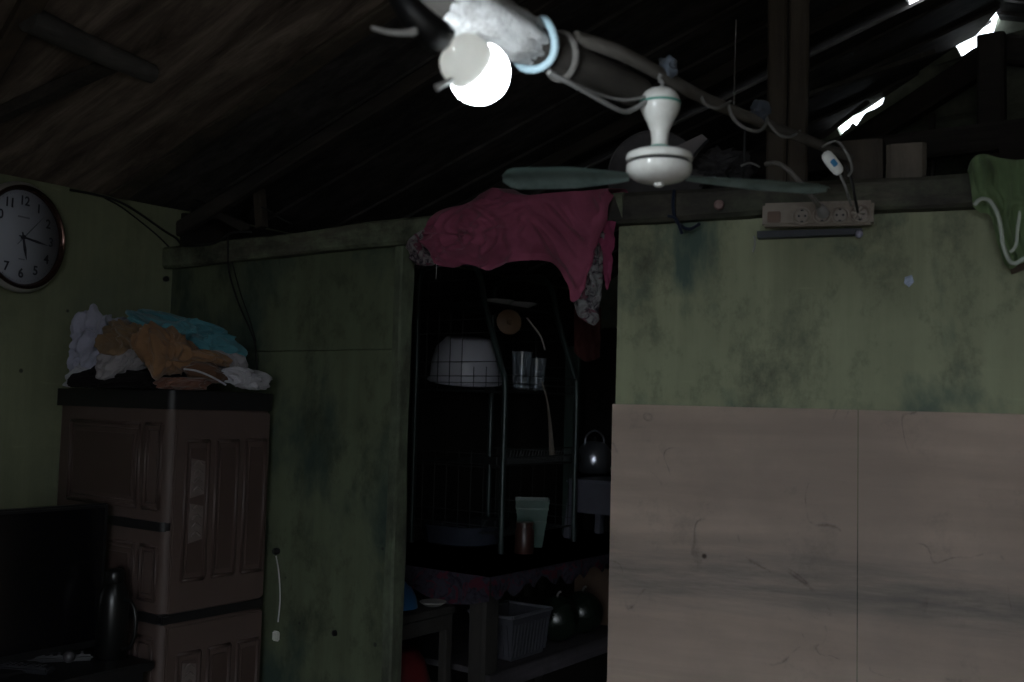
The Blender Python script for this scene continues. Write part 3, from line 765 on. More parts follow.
# doors on +X
df = lambda a, b, o: V((x1+.008+o, a, b))
for (za, zb_) in ((1.312, .742), (.702, .175)):
    bm = B(); box(bm, (x1+.002, (y0+y1)/2+.002, (za+zb_)/2), (.012, (y1-y0)-.030, za-zb_), None, .005); d = obj('door', bm, m_cab, t)
    bm = B()
    W = (y1-y0)-.05
    for k in range(3):
        a0 = y0+.055+k*.108; a1 = a0+.078; b0, b1 = zb_+.085, za-.085
        rect_beads(bm, df, a0, a1, b0, b1, .011)
        slab(bm, [df(a0+.014, b0+.02, -.003), df(a1-.014, b0+.02, -.003), df(a1-.014, b1-.02, -.003), df(a0+.014, b1-.02, -.003)], (.007, 0, 0))
    obj('door_panel', bm, m_cabf, d)
    bm = B(); a0 = y0+.070; b0 = zb_+.19; hgt = (za-zb_)*.44
    for k in range(2):
        bb = b0+k*hgt*.52
        slab(bm, [df(a0, bb, .003), df(a0+.048, bb+.01, .003), df(a0+.048, bb+hgt*.42, .003), df(a0, bb+hgt*.46, .003)], (.0035, 0, 0))
        for j in range(4): tube(bm, [df(a0+.010, bb+.02+j*hgt*.10, .007), df(a0+.024, bb+.032+j*hgt*.10, .009), df(a0+.040, bb+.02+j*hgt*.10, .007)], .003, 6)
    obj('ornament', bm, m_orn, d)
# black hinge lump at the band corner
bm = B(); box(bm, (x1-.004, y0+.012, .722), (.026, .03, .03), None, .006); obj('corner_clip', bm, m_cabk, t)

# ------------------------------------------------------------------ clothes heap
def garment(name, label, cat, px, py, d, rx, ry, rz, mat, tilt=0, seed=0, amp=.35, fs=2.4, fdir=0, flat=1.372, sharp=2.4, hang=0):
    bm = B(); bmesh.ops.create_icosphere(bm, subdivisions=6, radius=1)
    c = P(px, py, d); ax_ = RT-UP*RT.z*0; ax_ = V((RT.x, RT.y, 0)).normalized(); ay = V((-ax_.y, ax_.x, 0)); az = V((0, 0, 1))
    ca, sa = math.cos(math.radians(tilt)), math.sin(math.radians(tilt)); cf, sf_ = math.cos(math.radians(fdir)), math.sin(math.radians(fdir))
    sd = V((seed*5.3, seed*2.1, seed*8.7))
    for v in bm.verts:
        q = v.co.copy()
        e = 2.0/sharp; s = V([math.copysign(abs(k)**e, k) for k in q]); s = s*(.55+.45/max(.4, s.length))
        lowf = 1+.30*noise.noise(q*1.1+sd)+.14*noise.noise(q*2.3+sd)
        qa = V((q.x*rx*10, q.y*ry*10, q.z*rz*10)); a = qa.x*cf+qa.z*sf_; b = -qa.x*sf_+qa.z*cf
        wv = noise.noise_vector(qa*.55+sd)*.9
        fp = V((a*.42, qa.y*.8, b))*fs*.55+wv+sd
        f = ridg(fp, 3); f2 = ridg(fp*.5+V((9, 1, 4)), 1)
        f3 = max(0, ridg(fp*1.4+V((2, 8, 5)), 2)-.45)
        disp = lowf+amp*(f*.9+f2*.9+f3*1.1-1.15)
        x, y, z = s.x*rx*disp, s.y*ry*disp, s.z*rz*disp
        X, Z = x*ca-z*sa, x*sa+z*ca
        w_ = c+ax_*X+ay*y+az*Z
        fl = flat+.004+.003*noise.noise(w_*20)
        if w_.z < fl and not hang: w_.z = fl+(w_.z-fl)*.02
        v.co = w_
    return tag(obj(name, bm, mat, smooth=True), label, cat)
c_lav = cloth('lavender', (.34, .34, .42)); c_wht = cloth('offwhite', (.42, .41, .44)); c_tan = cloth('tan', (.18, .115, .065))
c_org = cloth('orange_brown', (.23, .125, .065)); c_teal = cloth('teal', (.07, .21, .25)); c_drk = cloth('dark', (.010, .008, .009), sheen=0)
c_rust = cloth('rust', (.15, .07, .05)); c_gry = cloth('grey', (.27, .25, .26)); c_brn = cloth('brown', (.10, .05, .03))
garment('dark_trousers', 'dark folded trousers at the bottom of the clothes heap on the cabinet', 'trousers', 143, 381, 3.08, .19, .13, .036, c_drk, 0, 1, .3, 2.6)
garment('crumpled_sheet', 'lavender-white crumpled sheet standing up at the left of the clothes heap', 'sheet', 98, 343, 3.17, .072, .085, .100, c_lav, 8, 2, .42, 2.6, 60)
garment('white_shirt', 'small off-white shirt at the bottom left corner of the clothes heap', 'shirt', 93, 377, 3.12, .070, .08, .040, c_wht, 0, 3, .4, 2.6, 20)
garment('grey_shirt', 'pale grey-mauve shirt bunched under the tan one in the heap', 'shirt', 122, 366, 3.02, .062, .06, .040, c_gry, 20, 4, .4, 3, 20)
garment('tan_shirt', 'tan brown shirt bunched between lavender sheet and orange shirt', 'shirt', 133, 344, 3.07, .070, .085, .060, c_tan, -6, 5, .5, 3, -30)
garment('orange_shirt', 'orange-brown shirt draped down the middle of the clothes heap', 'shirt', 168, 352, 2.99, .085, .085, .070, c_org, -14, 6, .36, 2.0, -50)
garment('orange_sleeve', 'orange sleeve lying to the right under the teal garment', 'shirt', 208, 358, 3.02, .060, .06, .022, c_org, -12, 7, .4, 2.4, -10)
garment('teal_shirt', 'teal blue shirt thrown on top of the clothes heap', 'shirt', 184, 331, 3.12, .150, .095, .046, c_teal, -17, 8, .40, 2.2, -12, flat=0)
garment('grey_cloth', 'dull grey cloth behind the white garment at the heap\'s right end', 'cloth', 228, 363, 3.15, .075, .06, .038, c_gry, -25, 9, .35, 2.4, -20)
garment('white_cloth', 'crumpled white garment at the right end of the clothes heap', 'cloth', 240, 378, 3.06, .075, .08, .034, c_wht, -8, 10, .45, 3, -15)
garment('rust_shirt', 'rust red garment along the cabinet edge below the orange shirt', 'shirt', 184, 384, 2.98, .080, .06, .024, c_rust, 3, 11, .4, 2.6)
garment('brown_shirt', 'dark brown garment tucked between orange sleeve and white garment', 'shirt', 207, 373, 3.02, .055, .06, .026, c_brn, -10, 12, .4, 2.6)
bm = B(); tube(bm, [P(184, 369, 2.93), P(197, 371, 2.92), P(212, 377, 2.93), P(226, 385, 2.95)], .0028, 6)
tag(obj('drawstring', bm, c_wht, smooth=True), 'thin pale drawstring trailing across the clothes heap', 'string')

# ------------------------------------------------------------------ wall clock
cc = onX(21.5, 237, LX+.062)-V((.017, 0, 0)); CR = .170
t = thing('wall_clock', tuple(cc), 'round white wall clock with a shiny brown rim on the left wall', 'clock')
ex = V((1, 0, 0))
bm = B(); lathe(bm, [(CR-.012, .002), (CR, .006), (CR+.001, .014), (CR-.006, .024), (CR-.014, .026), (CR-.022, .020), (CR-.024, .010)], cc, ex, 72); obj('case', bm, M('clock_case', (.30, .29, .26), .35, .05), t, True)
m_rim = M('clock_rim', (.10, .055, .045), .16, .1, metal=.75)
bm = B(); lathe(bm, [(CR-.010, .022), (CR-.011, .031), (CR-.017, .034), (CR-.023, .029), (CR-.026, .018)], cc, ex, 72, False); obj('rim', bm, m_rim, t, True)
bm = B(); lathe(bm, [(.001, .012), (CR-.024, .012), (CR-.024, .016), (.001, .0161)][1:], cc, ex, 72); obj('face', bm, M('clock_face', (.42, .44, .50), .5, .03), t)
m_num = M('clock_print', (.045, .045, .06), .6)
def face_pt(a, r, o=.0172):   # a: clockwise angle from 12 in degrees
    a = math.radians(a); return cc+V((o, r*math.sin(a), r*math.cos(a)))
bm = B()
for h in range(1, 13):
    cu = bpy.data.curves.new('numeral', 'FONT'); cu.body = str(h); cu.size = .040; cu.align_x = 'CENTER'; cu.align_y = 'CENTER'; cu.extrude = .0004; cu.offset = .0007
    to = bpy.data.objects.new('numeral', cu); me = bpy.data.meshes.new_from_object(to)
    nb = bmesh.new(); nb.from_mesh(me)
    p = face_pt(h*30, .112)
    for v in nb.verts: v.co = p+V((v.co.z, v.co.x, v.co.y))
    bm = B(); merge(bm, nb); obj('numeral', bm, m_num, t); bpy.data.objects.remove(to); bpy.data.curves.remove(cu); bpy.data.meshes.remove(me)
bm = B()
for k in range(60):
    a = k*6; p, q = face_pt(a, .1345), face_pt(a, .138)
    tube(bm, [p, q], .0006 if k % 5 else .0011, 4, False)
obj('minute_track', bm, M('clock_grey', (.2, .2, .24), .6), t)
bm = B()
for (zc, w_) in ((.062, .05), (-.068, .026)):      # blurred small print, unreadable in the photograph
    bm = B(); box(bm, cc+V((.0172, 0, zc)), (.0008, w_*.9, .005 if w_ > .03 else .003)); obj('dial_mark', bm, M('clock_grey2', (.22, .22, .26), .6), t)
def hand(name, a, L, tail, w_, o, mat=m_num):
    bm = B(); a_ = math.radians(a); d = V((0, math.sin(a_), math.cos(a_))); n_ = V((0, d.z, -d.y)); c = cc+V((o, 0, 0))
    slab(bm, [c-d*tail-n_*w_*.5, c-n_*w_*.6, c+d*L*.55-n_*w_, c+d*L, c+d*L*.55+n_*w_, c+n_*w_*.6, c-d*tail+n_*w_*.5], (.0012, 0, 0))
    obj(name, bm, mat, t)
hand('hour_hand', 166, .070, .016, .0050, .019); hand('minute_hand', 97, .100, .018, .0042, .021); hand('second_hand', 44, .105, .035, .0009, .023)
bm = B(); lathe(bm, [(.0065, .016), (.0065, .025), (.003, .0265)], cc, ex, 20); obj('centre_pin', bm, m_num, t, True)
t.rotation_euler = (0, 0, .26)   # the clock hangs off its nail a little askew to the wall

# ------------------------------------------------------------------ cables on the left wall and partition
def wire(pts, r, label, mat=m_cordb, name='cable'):
    bm = B(); tube(bm, pts, r, 7); return tag(obj(name, bm, mat, smooth=True), label, 'cable')
wire([onX(70, 190, LX+.012), onX(88, 193, LX+.015), onX(106, 197, LX+.02), onX(122, 203, LX+.012), onX(142, 215, LX+.01), onX(163, 230, LX+.01), P(176, 238, 3.5), P(186, 246, 3.44), P(214, 243, 3.36), P(232, 233, 3.3), P(252, 232, 3.28)], .0042, 'thick black cable swooping down the left wall into the corner')
wire([onX(105, 198, LX+.006), onX(120, 206, LX+.006), onX(140, 221, LX+.006), onX(158, 236, LX+.006), onX(170, 248, LX+.006)], .0028, 'thinner black cable below the thick one on the left wall')
wire([onY(228, 235, -.05), onY(228, 252, -.045), onY(229, 272, -.018), onY(238, 302, -.016), onY(250, 330, -.016), onY(255, 345, -.016), onY(257, 372, -.016)], .0030, 'black cable hanging down the left partition behind the clothes heap')
wire([onY(232, 262, -.014), onY(240, 292, -.012), onY(249, 318, -.012), onY(256, 342, -.012)], .0020, 'thin black wire beside the cable on the left partition')
wire([onY(250, 214, .10), onY(256, 207, .08), onY(266, 209, .06), onY(280, 218, .05), onY(292, 224, .05)], .003, 'black wire arching above the left part of the beam')
bm = B(); lathe(bm, [(.011, 0), (.012, .012), (.008, .018)], onY(278, 551, -.0), V((0, -1, 0)), 14)
tag(obj('black_bolt', bm, m_black, smooth=True), 'small black knob on the left partition beside the cabinet', 'knob')
wire([onY(276, 556, -.02), onY(279, 575, -.024), onY(280, 600, -.02), onY(278, 622, -.022)], .0022, 'white cord hanging on the partition beside the cabinet', m_cordw)
bm = B(); box(bm, onY(276, 636, -.022), (.026, .014, .030), None, .004); tag(obj('white_plug', bm, m_white), 'white plug at the end of the cord beside the cabinet', 'plug')
bm = B(); lathe(bm, [(.010, 0), (.009, .006), (.005, .008)], onY(335, 633, -.0), V((0, -1, 0)), 12)
tag(obj('black_bolt', bm, m_black, smooth=True), 'black bolt head low on the left partition', 'bolt')
bm = B(); lathe(bm, [(.010, 0), (.010, .012), (.006, .014)], onX(165, 279, LX), ex, 12); tag(obj('bracket', bm, m_black), 'small black bracket on the left wall near the corner', 'bracket')

# ------------------------------------------------------------------ television, its table and things on it
TZ = .615
t = thing('tv_table', (.30, -.93, 0), 'black low table under the television at bottom left', 'table')
bm = B(); box(bm, (.29, -.935, TZ-.0125), (.53, 1.0, .025), None, .004); obj('table_top', bm, m_cabk, t)
for (ax1, ay1) in ((.06, -.48), (.52, -.48), (.06, -1.40), (.52, -1.40)):
    bm = B(); box(bm, (ax1, ay1, (TZ-.025)/2), (.04, .04, TZ-.025)); obj('leg', bm, m_cabk, t)
bm = B(); box(bm, (.535, -.935, TZ-.125), (.012, .90, .20)); obj('apron', bm, m_black, t)
tr = onX(109, 503, .345); zt = tr.z; yt = tr.y
t = thing('television', (.33, yt-.37, TZ), 'black flat television seen at an angle in front of the cabinet', 'television')
bm = B(); box(bm, (.332, yt-.37, zt-.205), (.028, .74, .41), None, .005); obj('casing', bm, M('tv_case', (.010, .010, .011), .35), t)
bm = B(); box(bm, (.3472, yt-.37, zt-.200), (.002, .712, .375)); obj('screen', bm, M('tv_screen', (.004, .004, .005), .18, spec=.4), t)
bm = B(); box(bm, (.30, yt-.37, zt-.21), (.05, .40, .26), None, .015); obj('back_shell', bm, m_black, t)
bm = B(); box(bm, (.325, yt-.37, TZ+.025), (.03, .07, .06)); obj('stand_neck', bm, m_black, t)
bm = B(); box(bm, (.33, yt-.37, TZ+.005), (.18, .34, .009), None, .003); obj('stand_base', bm, m_black, t)
# flask with handle
fp = onZ(121, 651, TZ); fp = V((.43, -.492, TZ))
t = thing('thermos_jug', tuple(fp), 'black jug with a loop handle between television and cabinet', 'jug')
m_jug = M('jug_black', (.006, .006, .006), .3, .2)
bm = B(); lathe(bm, [(.040, 0), (.043, .004), (.043, .15), (.040, .18), (.028, .205), (.024, .212)], fp, seg=32); obj('body', bm, m_jug, t, True)
bm = B(); lathe(bm, [(.025, .210), (.027, .213), (.027, .238), (.022, .246), (.008, .249)], fp, seg=28); obj('lid', bm, m_jug, t, True)
hd = V((r0.x, r0.y, 0)).normalized(); hd = (hd*.9-f0*.4).normalized()
bm = B(); tube(bm, [fp+hd*.036+V((0, 0, .165)), fp+hd*.066+V((0, 0, .160)), fp+hd*.084+V((0, 0, .125)), fp+hd*.084+V((0, 0, .07)), fp+hd*.066+V((0, 0, .035)), fp+hd*.038+V((0, 0, .03))], .006, 8); obj('handle', bm, m_jug, t, True)
bm = B(); bmesh.ops.create_icosphere(bm, subdivisions=3, radius=.017, matrix=Matrix.Translation(V((.40, -.60, TZ+.017)))); tag(obj('ball', bm, M('ball_grey', (.05, .047, .05), .4), smooth=True), 'small grey ball on the black table beside the jug', 'ball')
q = onZ(38, 664, TZ)
dct = V((.55, .83, 0)).normalized(); fr2 = Matrix(((dct.x, -dct.y, 0), (dct.y, dct.x, 0), (0, 0, 1)))
def remote(px, py, ln, wd, ang, label, seed):
    q = onZ(px, py, TZ); R2 = Matrix.Rotation(ang, 3, 'Z')
    t = thing('remote_control', (q.x, q.y, TZ), label, 'remote control')
    bm = B(); box(bm, q+V((0, 0, .010)), (ln, wd, .018), R2, .006); obj('shell', bm, M('remote_shell', (.018, .018, .022), .5), t)
    bm = B()
    for i in range(7):
        for j in range(3): box(bm, q+R2 @ V((-ln*.36+i*ln*.115, (j-1)*wd*.26, .0200)), (ln*.05, wd*.14, .003), R2)
    obj('button_pad', bm, M('remote_btn', (.04, .04, .045), .6), t)
remote(60, 661, .17, .045, .95, 'dark remote control lying on the black table in front of the television', 1)
remote(26, 672, .15, .042, .45, 'second dark remote control at the bottom left, next to the white roll', 2)
q = onZ(4, 664, TZ); bm = B(); lathe(bm, [(.014, -.03), (.016, -.028), (.016, .028), (.014, .03)], q+V((0, 0, .0165)), (.75, .66, 0), 20)
tag(obj('white_roll', bm, M('white_roll', (.7, .68, .66), .6), smooth=True), 'short white roll on the table at the left edge', 'roll')

# ------------------------------------------------------------------ cloths over the beam
def smooth_list(L, t):
    f = t*(len(L)-1); k = min(int(f), len(L)-2); f -= k
    p0, p1, p2, p3 = L[max(k-1, 0)], L[k], L[k+1], L[min(k+2, len(L)-1)]
    return tuple(.5*(2*p1[i]+(p2[i]-p0[i])*f+(2*p0[i]-5*p1[i]+4*p2[i]-p3[i])*f*f+(3*p1[i]-p0[i]-3*p2[i]+p3[i])*f**3) for i in range(2))
def panel(name, tops, bots, surf, mat, label, cat, n=80, m_=50, base=.06, bulge=.02, fold=None, back=True, nrm=V((0, -1, 0)), thick=.003, parent=None, edge=0):
    bm = B(); g = []
    for i in range(n+1):
        t_ = i/n; T = smooth_list(tops, t_); Bo = smooth_list(bots, t_); col = []
        if back:
            p0 = surf(T[0], T[1], base)
            for k in range(7, 0, -1):
                a = k/7; col.append(bm.verts.new(p0-nrm*(.105*math.sin(a*PI/2))+V((0, 0, .012*math.sin(a*PI)-.07*max(0, a-.45)))))
        for j in range(m_+1):
            v = j/m_; px = T[0]+(Bo[0]-T[0])*v; py = T[1]+(Bo[1]-T[1])*v
            px += edge*noise.noise(V((px*.12, py*.12, 3)))*(v**2); py += edge*noise.noise(V((px*.15, py*.1, 9)))*v
            p = surf(px, py, base); o = bulge*math.sin(PI*min(1, v*1.0+.12))**.7 if v < .88 else bulge*math.sin(PI*min(1, v+.12))
            o += fold(px, py, t_, v)*min(1, v*5+.25)
            col.append(bm.verts.new(p+nrm*o))
        g.append(col)
    for i in range(n):
        for j in range(len(g[0])-1): bm.faces.new((g[i][j], g[i+1][j], g[i+1][j+1], g[i][j+1]))
    bmesh.ops.solidify(bm, geom=list(bm.faces), thickness=thick)
    o = obj(name, bm, mat, parent, True)
    return o if parent else tag(o, label, cat)
sY = lambda px, py, off: onY(px, py, -off)
sW = lambda px, py, off: onW(px, py, off)
def fold_dir(ang, sc, amp, seed, warp=.5, an=.28):
    ca, sa = math.cos(math.radians(ang)), math.sin(math.radians(ang))
    def f(px, py, t_, v):
        x, y = px/sc, py/sc; wv = noise.noise_vector(V((x*.6, y*.6, seed)))*warp
        a = x*ca+y*sa; b = -x*sa+y*ca
        return amp*(ridg(V((a*an+wv.x, b+wv.y, seed)), 2)-.5)*2
    return f
c_pink = cloth('magenta', (.44, .12, .205)); c_pinkd = cloth('magenta2', (.38, .08, .17))
f_a = fold_dir(-25, 20, .017, 4, .8); f_b = fold_dir(60, 24, .011, 8)
def pinkfold(px, py, t_, v):
    k = min(1, max(0, (px-500)/45.))
    # bunched, swirling left part
    dx, dy = (px-478)/34., (py-236)/30.; r = math.hypot(dx, dy)
    sw = .026*ridg(V((r*1.9, math.atan2(dy, dx)*.55, 2)), 2)+.012*math.exp(-r*r*.6)
    return (1-k)*(f_a(px, py, t_, v)+sw-.004)+k*(f_b(px, py, t_, v)+.006*math.sin((px*.8-py*.9)/8.+noise.noise(V((px/40, py/40, 1)))*3))
floral_m = floral('floral')
panel('floral_cloth', [(408, 244), (414, 236), (424, 230), (440, 226)], [(412, 262), (418, 265), (430, 266), (446, 262)], sY, floral_m, 'flowery pink and white cloth sticking out left of the magenta cloth', 'cloth', 30, 20, .062, .012, fold_dir(20, 10, .010, 3), True)
panel('magenta_shirt',
      [(430, 238), (434, 220), (448, 210), (470, 205), (484, 196), (497, 189), (510, 194), (530, 196), (552, 194), (575, 192), (595, 191), (613, 189)],
      [(432, 250), (440, 264), (455, 268), (470, 265), (482, 268), (492, 271), (510, 264), (535, 260), (553, 264), (566, 282), (579, 298), (614, 196)],
      sY, c_pink, 'magenta red garment bunched over the beam above the doorway', 'garment', 170, 70, .072, .026, pinkfold, True)
panel('magenta_strip', [(598, 226), (604, 222), (611, 221), (617, 222)], [(606, 286), (607, 290), (609, 288), (611, 280)], sY, c_pinkd, 'narrow magenta strip hanging at the right end of the draped garment', 'cloth', 16, 30, .05, .006, fold_dir(85, 7, .006, 9), False)
panel('floral_cloth', [(585, 262), (594, 238), (601, 226), (608, 228)], [(573, 300), (580, 317), (596, 322), (604, 270)], sY, floral('floral2', (.20, .19, .20), (.36, .36, .36), (.18, .06, .09)), 'flowery grey and white cloth hanging behind the magenta garment\'s point', 'cloth', 30, 40, .045, .010, fold_dir(80, 12, .010, 6), False, edge=2)
bm = B(); tube(bm, [onY(436, 258, -.09), onY(436.5, 268, -.09), onY(436, 279, -.09)], .0010, 5); tag(obj('loose_thread', bm, m_cordw), 'loose white thread hanging from the magenta garment', 'thread')
# green T-shirt at the right
c_green = cloth('shirt_green', (.22, .31, .16)); c_trim = cloth('shirt_trim', (.38, .42, .36))
t = thing('green_shirt', tuple(onW(1000, 240, .05)), 'light green shirt with a pale hem hung over the beam at the right edge', 'shirt')
fg = fold_dir(82, 17, .012, 5, .4); 
panel('shirt_body', [(968, 172), (972, 160), (982, 155), (1000, 159), (1015, 161), (1032, 160), (1055, 160), (1085, 163)],
      [(973, 206), (980, 212), (990, 216), (998, 245), (1008, 268), (1020, 264), (1040, 255), (1070, 250)], sW, c_green, '', '', 100, 60, .060, .02, fg, True, WN, parent=t)
bm = B(); tube(bm, [onW(x, y, .088) for x, y in ((974, 205), (981, 199), (990, 201), (997, 212), (1001, 228), (1003, 244), (1009, 260), (1016, 263), (1030, 255), (1045, 250))], .0050, 8, flat=.6)
obj('hem', bm, c_trim, t, True)
bm = B(); tube(bm, [onW(x, y, .080) for x, y in ((1030, 196), (1022, 206), (1018, 225), (1016, 245), (1010, 252))], .0035, 8, flat=.6); obj('collar_trim', bm, c_trim, t, True)
bm = B(); slab(bm, [onW(1010, 266, .012), onW(1032, 254, .012), (onW(1045, 262, .012)), onW(1012, 274, .012)], -WN*.01)
tag(obj('wood_scrap', bm, wood('scr', (.05, .035, .025), (.12, .09, .06), 'X')), 'small brown wood scrap on the wall below the green shirt', 'board')

# ------------------------------------------------------------------ kitchen beyond the doorway
TZ2 = .80
m_postdim = wood('kitchen_wood', (.018, .016, .014), (.055, .048, .042), 'Z')
m_cl = floral('table_cloth', (.045, .042, .06), (.06, .055, .08), (.13, .02, .04), (.025, .02, .035), 26)
t = thing('kitchen_table', (.68, 1.12, 0), 'long kitchen table with posts and a lower shelf beyond the doorway', 'table')
bm = B(); box(bm, (.68, 1.12, TZ2-.015), (.74, 1.34, .03)); obj('table_top', bm, m_darkwood, t)
for (ax1, ay1) in ((1.0, .50), (.36, .50), (1.0, 1.74), (.36, 1.74)):
    bm = B(); beam(bm, (ax1, ay1, 0), (ax1, ay1, TZ2-.03), .085, .07, (1, 0, 0), wob=.003, seed=ax1); obj('leg', bm, m_postdim, t)
bm = B(); box(bm, (.70, 1.12, .475), (.70, 1.22, .02)); box(bm, (1.045, 1.12, .455), (.02, 1.30, .055)); obj('lower_shelf', bm, wood('shelfw', (.04, .035, .04), (.10, .09, .10), 'Y'), t)
# patterned oilcloth with a scalloped drop
bm = B(); n = 60; g = []
def clothz(u, v):
    return TZ2+.002
rows = []
for i in range(n+1):
    y = .435+1.37*i/n; row = []
    row.append(V((.31, y, TZ2+.003)))
    for k in range(1, 10): row.append(V((.31+.76*k/9, y, TZ2+.003)))
    dr = .055+.016*math.sin(i*1.3)+.01*math.sin(i*.37)
    for k in range(1, 6): row.append(V((1.075+.008*math.sin(i*.9)*k/5, y, TZ2+.003-dr*k/5)))
    rows.append([bm.verts.new(q) for q in row])
for i in range(n):
    for j in range(len(rows[0])-1): bm.faces.new((rows[i][j], rows[i+1][j], rows[i+1][j+1], rows[i][j+1]))
# near end drop
prev = [rows[0][j] for j in range(10)]
for k in range(1, 5):
    cur = [bm.verts.new(V((.31+.76*j/9, .430+.006*math.sin(j*1.7)*k/4, TZ2+.003-(.085+.02*math.sin(j*1.1))*k/4))) for j in range(10)]
    for j in range(9): bm.faces.new((prev[j], prev[j+1], cur[j+1], cur[j]))
    prev = cur
bmesh.ops.solidify(bm, geom=list(bm.faces), thickness=-.0015)
tag(obj('table_cloth', bm, m_cl, smooth=True), 'dark flowery oilcloth with red blooms covering the kitchen table', 'tablecloth')

# dish rack
m_rack = M('rack_green', (.03, .045, .042), .35, .2, metal=.3); m_wire = M('rack_wire', (.03, .033, .033), .4, .2, metal=.4)
RX0, RX1, RY0, RY1, RZ = .35, .79, .874, 1.38, TZ2+.005
t = thing('dish_rack', ((RX0+RX1)/2, (RY0+RY1)/2, RZ), 'tall green tube dish rack with wire sides standing on the kitchen table', 'dish rack')
def fx(z):   # front tube leans back towards the top
    return RX1 if z < 1.44 else RX1-.34*(z-1.44) if z < 1.84 else .65
for yy in (RY0, RY1):
    pts = [V((RX1, yy, RZ)), V((RX1, yy, 1.1)), V((RX1, yy, 1.42)), V((RX1-.02, yy, 1.50)), V((.69, yy, 1.72)), V((.66, yy, 1.84)), V((.61, yy, 1.90)), V((.52, yy, 1.91)), V((.40, yy, 1.90)), V((RX0, yy, 1.84)), V((RX0, yy, 1.5)), V((RX0, yy, RZ))]
    bm = B(); tube(bm, pts, .0115, 10); obj('side_tube', bm, m_rack, t, True)
for yy in (RY0, RY1):
    bm = B(); zlist = [1.84-.052*k for k in range(5)]+[1.52, 1.465, 1.44, 1.41, 1.17, 1.12, .95, .9]
    for z in zlist: tube(bm, [(RX0, yy, z), (fx(z)-.01, yy, z)], .0016, 5, False)
    for k in range(7):
        x = RX0+.05+k*.06; zt_ = 1.88 if x < .62 else 1.50
        for (za, zb_) in ((RZ+.06, 1.18), (1.40, zt_)): tube(bm, [(x, yy, za), (x, yy, zb_)], .0016, 5, False)
    obj('side_grid', bm, m_wire, t, True)
for (z, fr_) in ((1.755, .655), (1.41, RX1), (1.13, RX1), (.87, RX1)):
    bm = B()
    for x in (RX0, fr_-.01): tube(bm, [(x, RY0, z), (x, RY1, z)], .004, 6, False)
    for k in range(24): y = RY0+.02+k*.02; tube(bm, [(RX0, y, z), (fr_-.01, y, z)], .0016, 5, False)
    if z in (1.41, 1.13):
        for dz in (.03, .06): tube(bm, [(fr_, RY0, z+dz), (fr_, RY1, z+dz)], .0025, 6, False)
    if z == 1.13:
        for k in range(22): y = RY0+.03+k*.021; tube(bm, [(fr_-.02, y, z), (fr_-.005, y+.008, z+.055), (fr_-.02, y+.016, z)], .0014, 5, False)
    obj('shelf', bm, m_wire, t, True)
# things on the rack
m_basin = M('white_basin', (.36, .36, .40), .35, .06)
bc = V((.475, 1.035, 1.43))
t = thing('white_basin', tuple(bc), 'large white plastic basin tipped on the middle shelf of the dish rack', 'basin')
bm = B(); tilt = V((.5, -.35, .62)).normalized()
bc2 = bc+V((0, 0, .075))
lathe(bm, [(.150, -.055), (.147, -.05), (.142, .02), (.126, .080), (.095, .112), (.088, .120), (.02, .122)][:], bc2, V((.12, -.10, 1)), 44)
obj('bowl', bm, m_basin, t, True)
bm = B(); ringp = [bc2+frame(V((.12, -.1, 1))) @ V((math.cos(a)*.150, math.sin(a)*.150, -.052)) for a in [2*PI*i/36 for i in range(37)]]
tube(bm, ringp, .006, 8, False); obj('rim', bm, m_basin, t, True)
m_glass = M('clear_glass', (.75, .82, .88), .06, .02, trans=.9)
for i, (x, y, r_, h_) in enumerate(((.735, 1.06, .042, .15), (.73, 1.17, .040, .13))):
    bm = B(); lathe(bm, [(r_*.75, 0), (r_*.78, .003), (r_, h_), (r_*.93, h_), (r_*.70, .008), (.003, .006)], (x, y, 1.418), seg=24, caps=False)
    tag(obj('glass_tumbler', bm, m_glass, smooth=True), ['clear glass tumbler on the rack shelf touching the white basin', 'clear glass tumbler on the rack shelf nearest the right-hand tube'][i], 'glass')
m_plate = M('white_plate', (.6, .6, .6), .2)
for i, (x, y, r_) in enumerate(((.55, 1.14, .07), (.56, 1.27, .08))):
    bm = B(); lathe(bm, [(r_*.5, 0), (r_*.55, .004), (r_, .022), (r_*.98, .024), (r_*.5, .007), (.002, .007)], (x, y, 1.763), seg=28)
    tag(obj('plate', bm, m_plate, smooth=True), ['small white plate on the top shelf of the dish rack, nearer the left tube', 'wider white plate on the top shelf of the dish rack, at its right end'][i], 'plate')
pp = V((.53, 1.13, 1.905))
bm = B(); lathe(bm, [(.10, 0), (.125, .01), (.135, .05), (.13, .075), (.09, .095), (.02, .10)], pp+V((0, .02, .012)), seg=32); tag(obj('black_pot', bm, m_cabk, smooth=True), 'black rounded pot on top of the dish rack under the magenta garment', 'pot')
dc = P(509, 322, 3.93)
bm = B(); lathe(bm, [(.001, -.004), (.046, -.003), (.050, .002), (.045, .006), (.012, .009), (.010, .014), (.001, .015)], dc, V((.75, -.6, .1)), 32); tag(obj('clay_lid', bm, M('clay', (.13, .075, .04), .6, .2), smooth=True), 'round orange-brown clay lid hanging inside the dish rack', 'lid')
def stick(pts, rr, mat, label, name, cat):
    bm = B(); tube(bm, [P(*p) for p in pts], rr, 8, flat=.6); return tag(obj(name, bm, mat, smooth=True), label, cat)
stick([(527, 318, 3.86), (533, 326, 3.85), (541, 337, 3.84), (545, 350, 3.84)], .004, M('utensil', (.28, .25, .23), .5), 'thin pale utensil hanging beside the clay lid', 'utensil', 'utensil')
stick([(542, 382, 3.9), (547, 400, 3.9), (550, 425, 3.9), (552, 455, 3.9)], [.004, .004, .008, .014], wood('spat', (.12, .10, .08), (.22, .19, .16), 'Z'), 'pale wooden spatula hanging below the glasses in the rack', 'wooden_spatula', 'spatula')
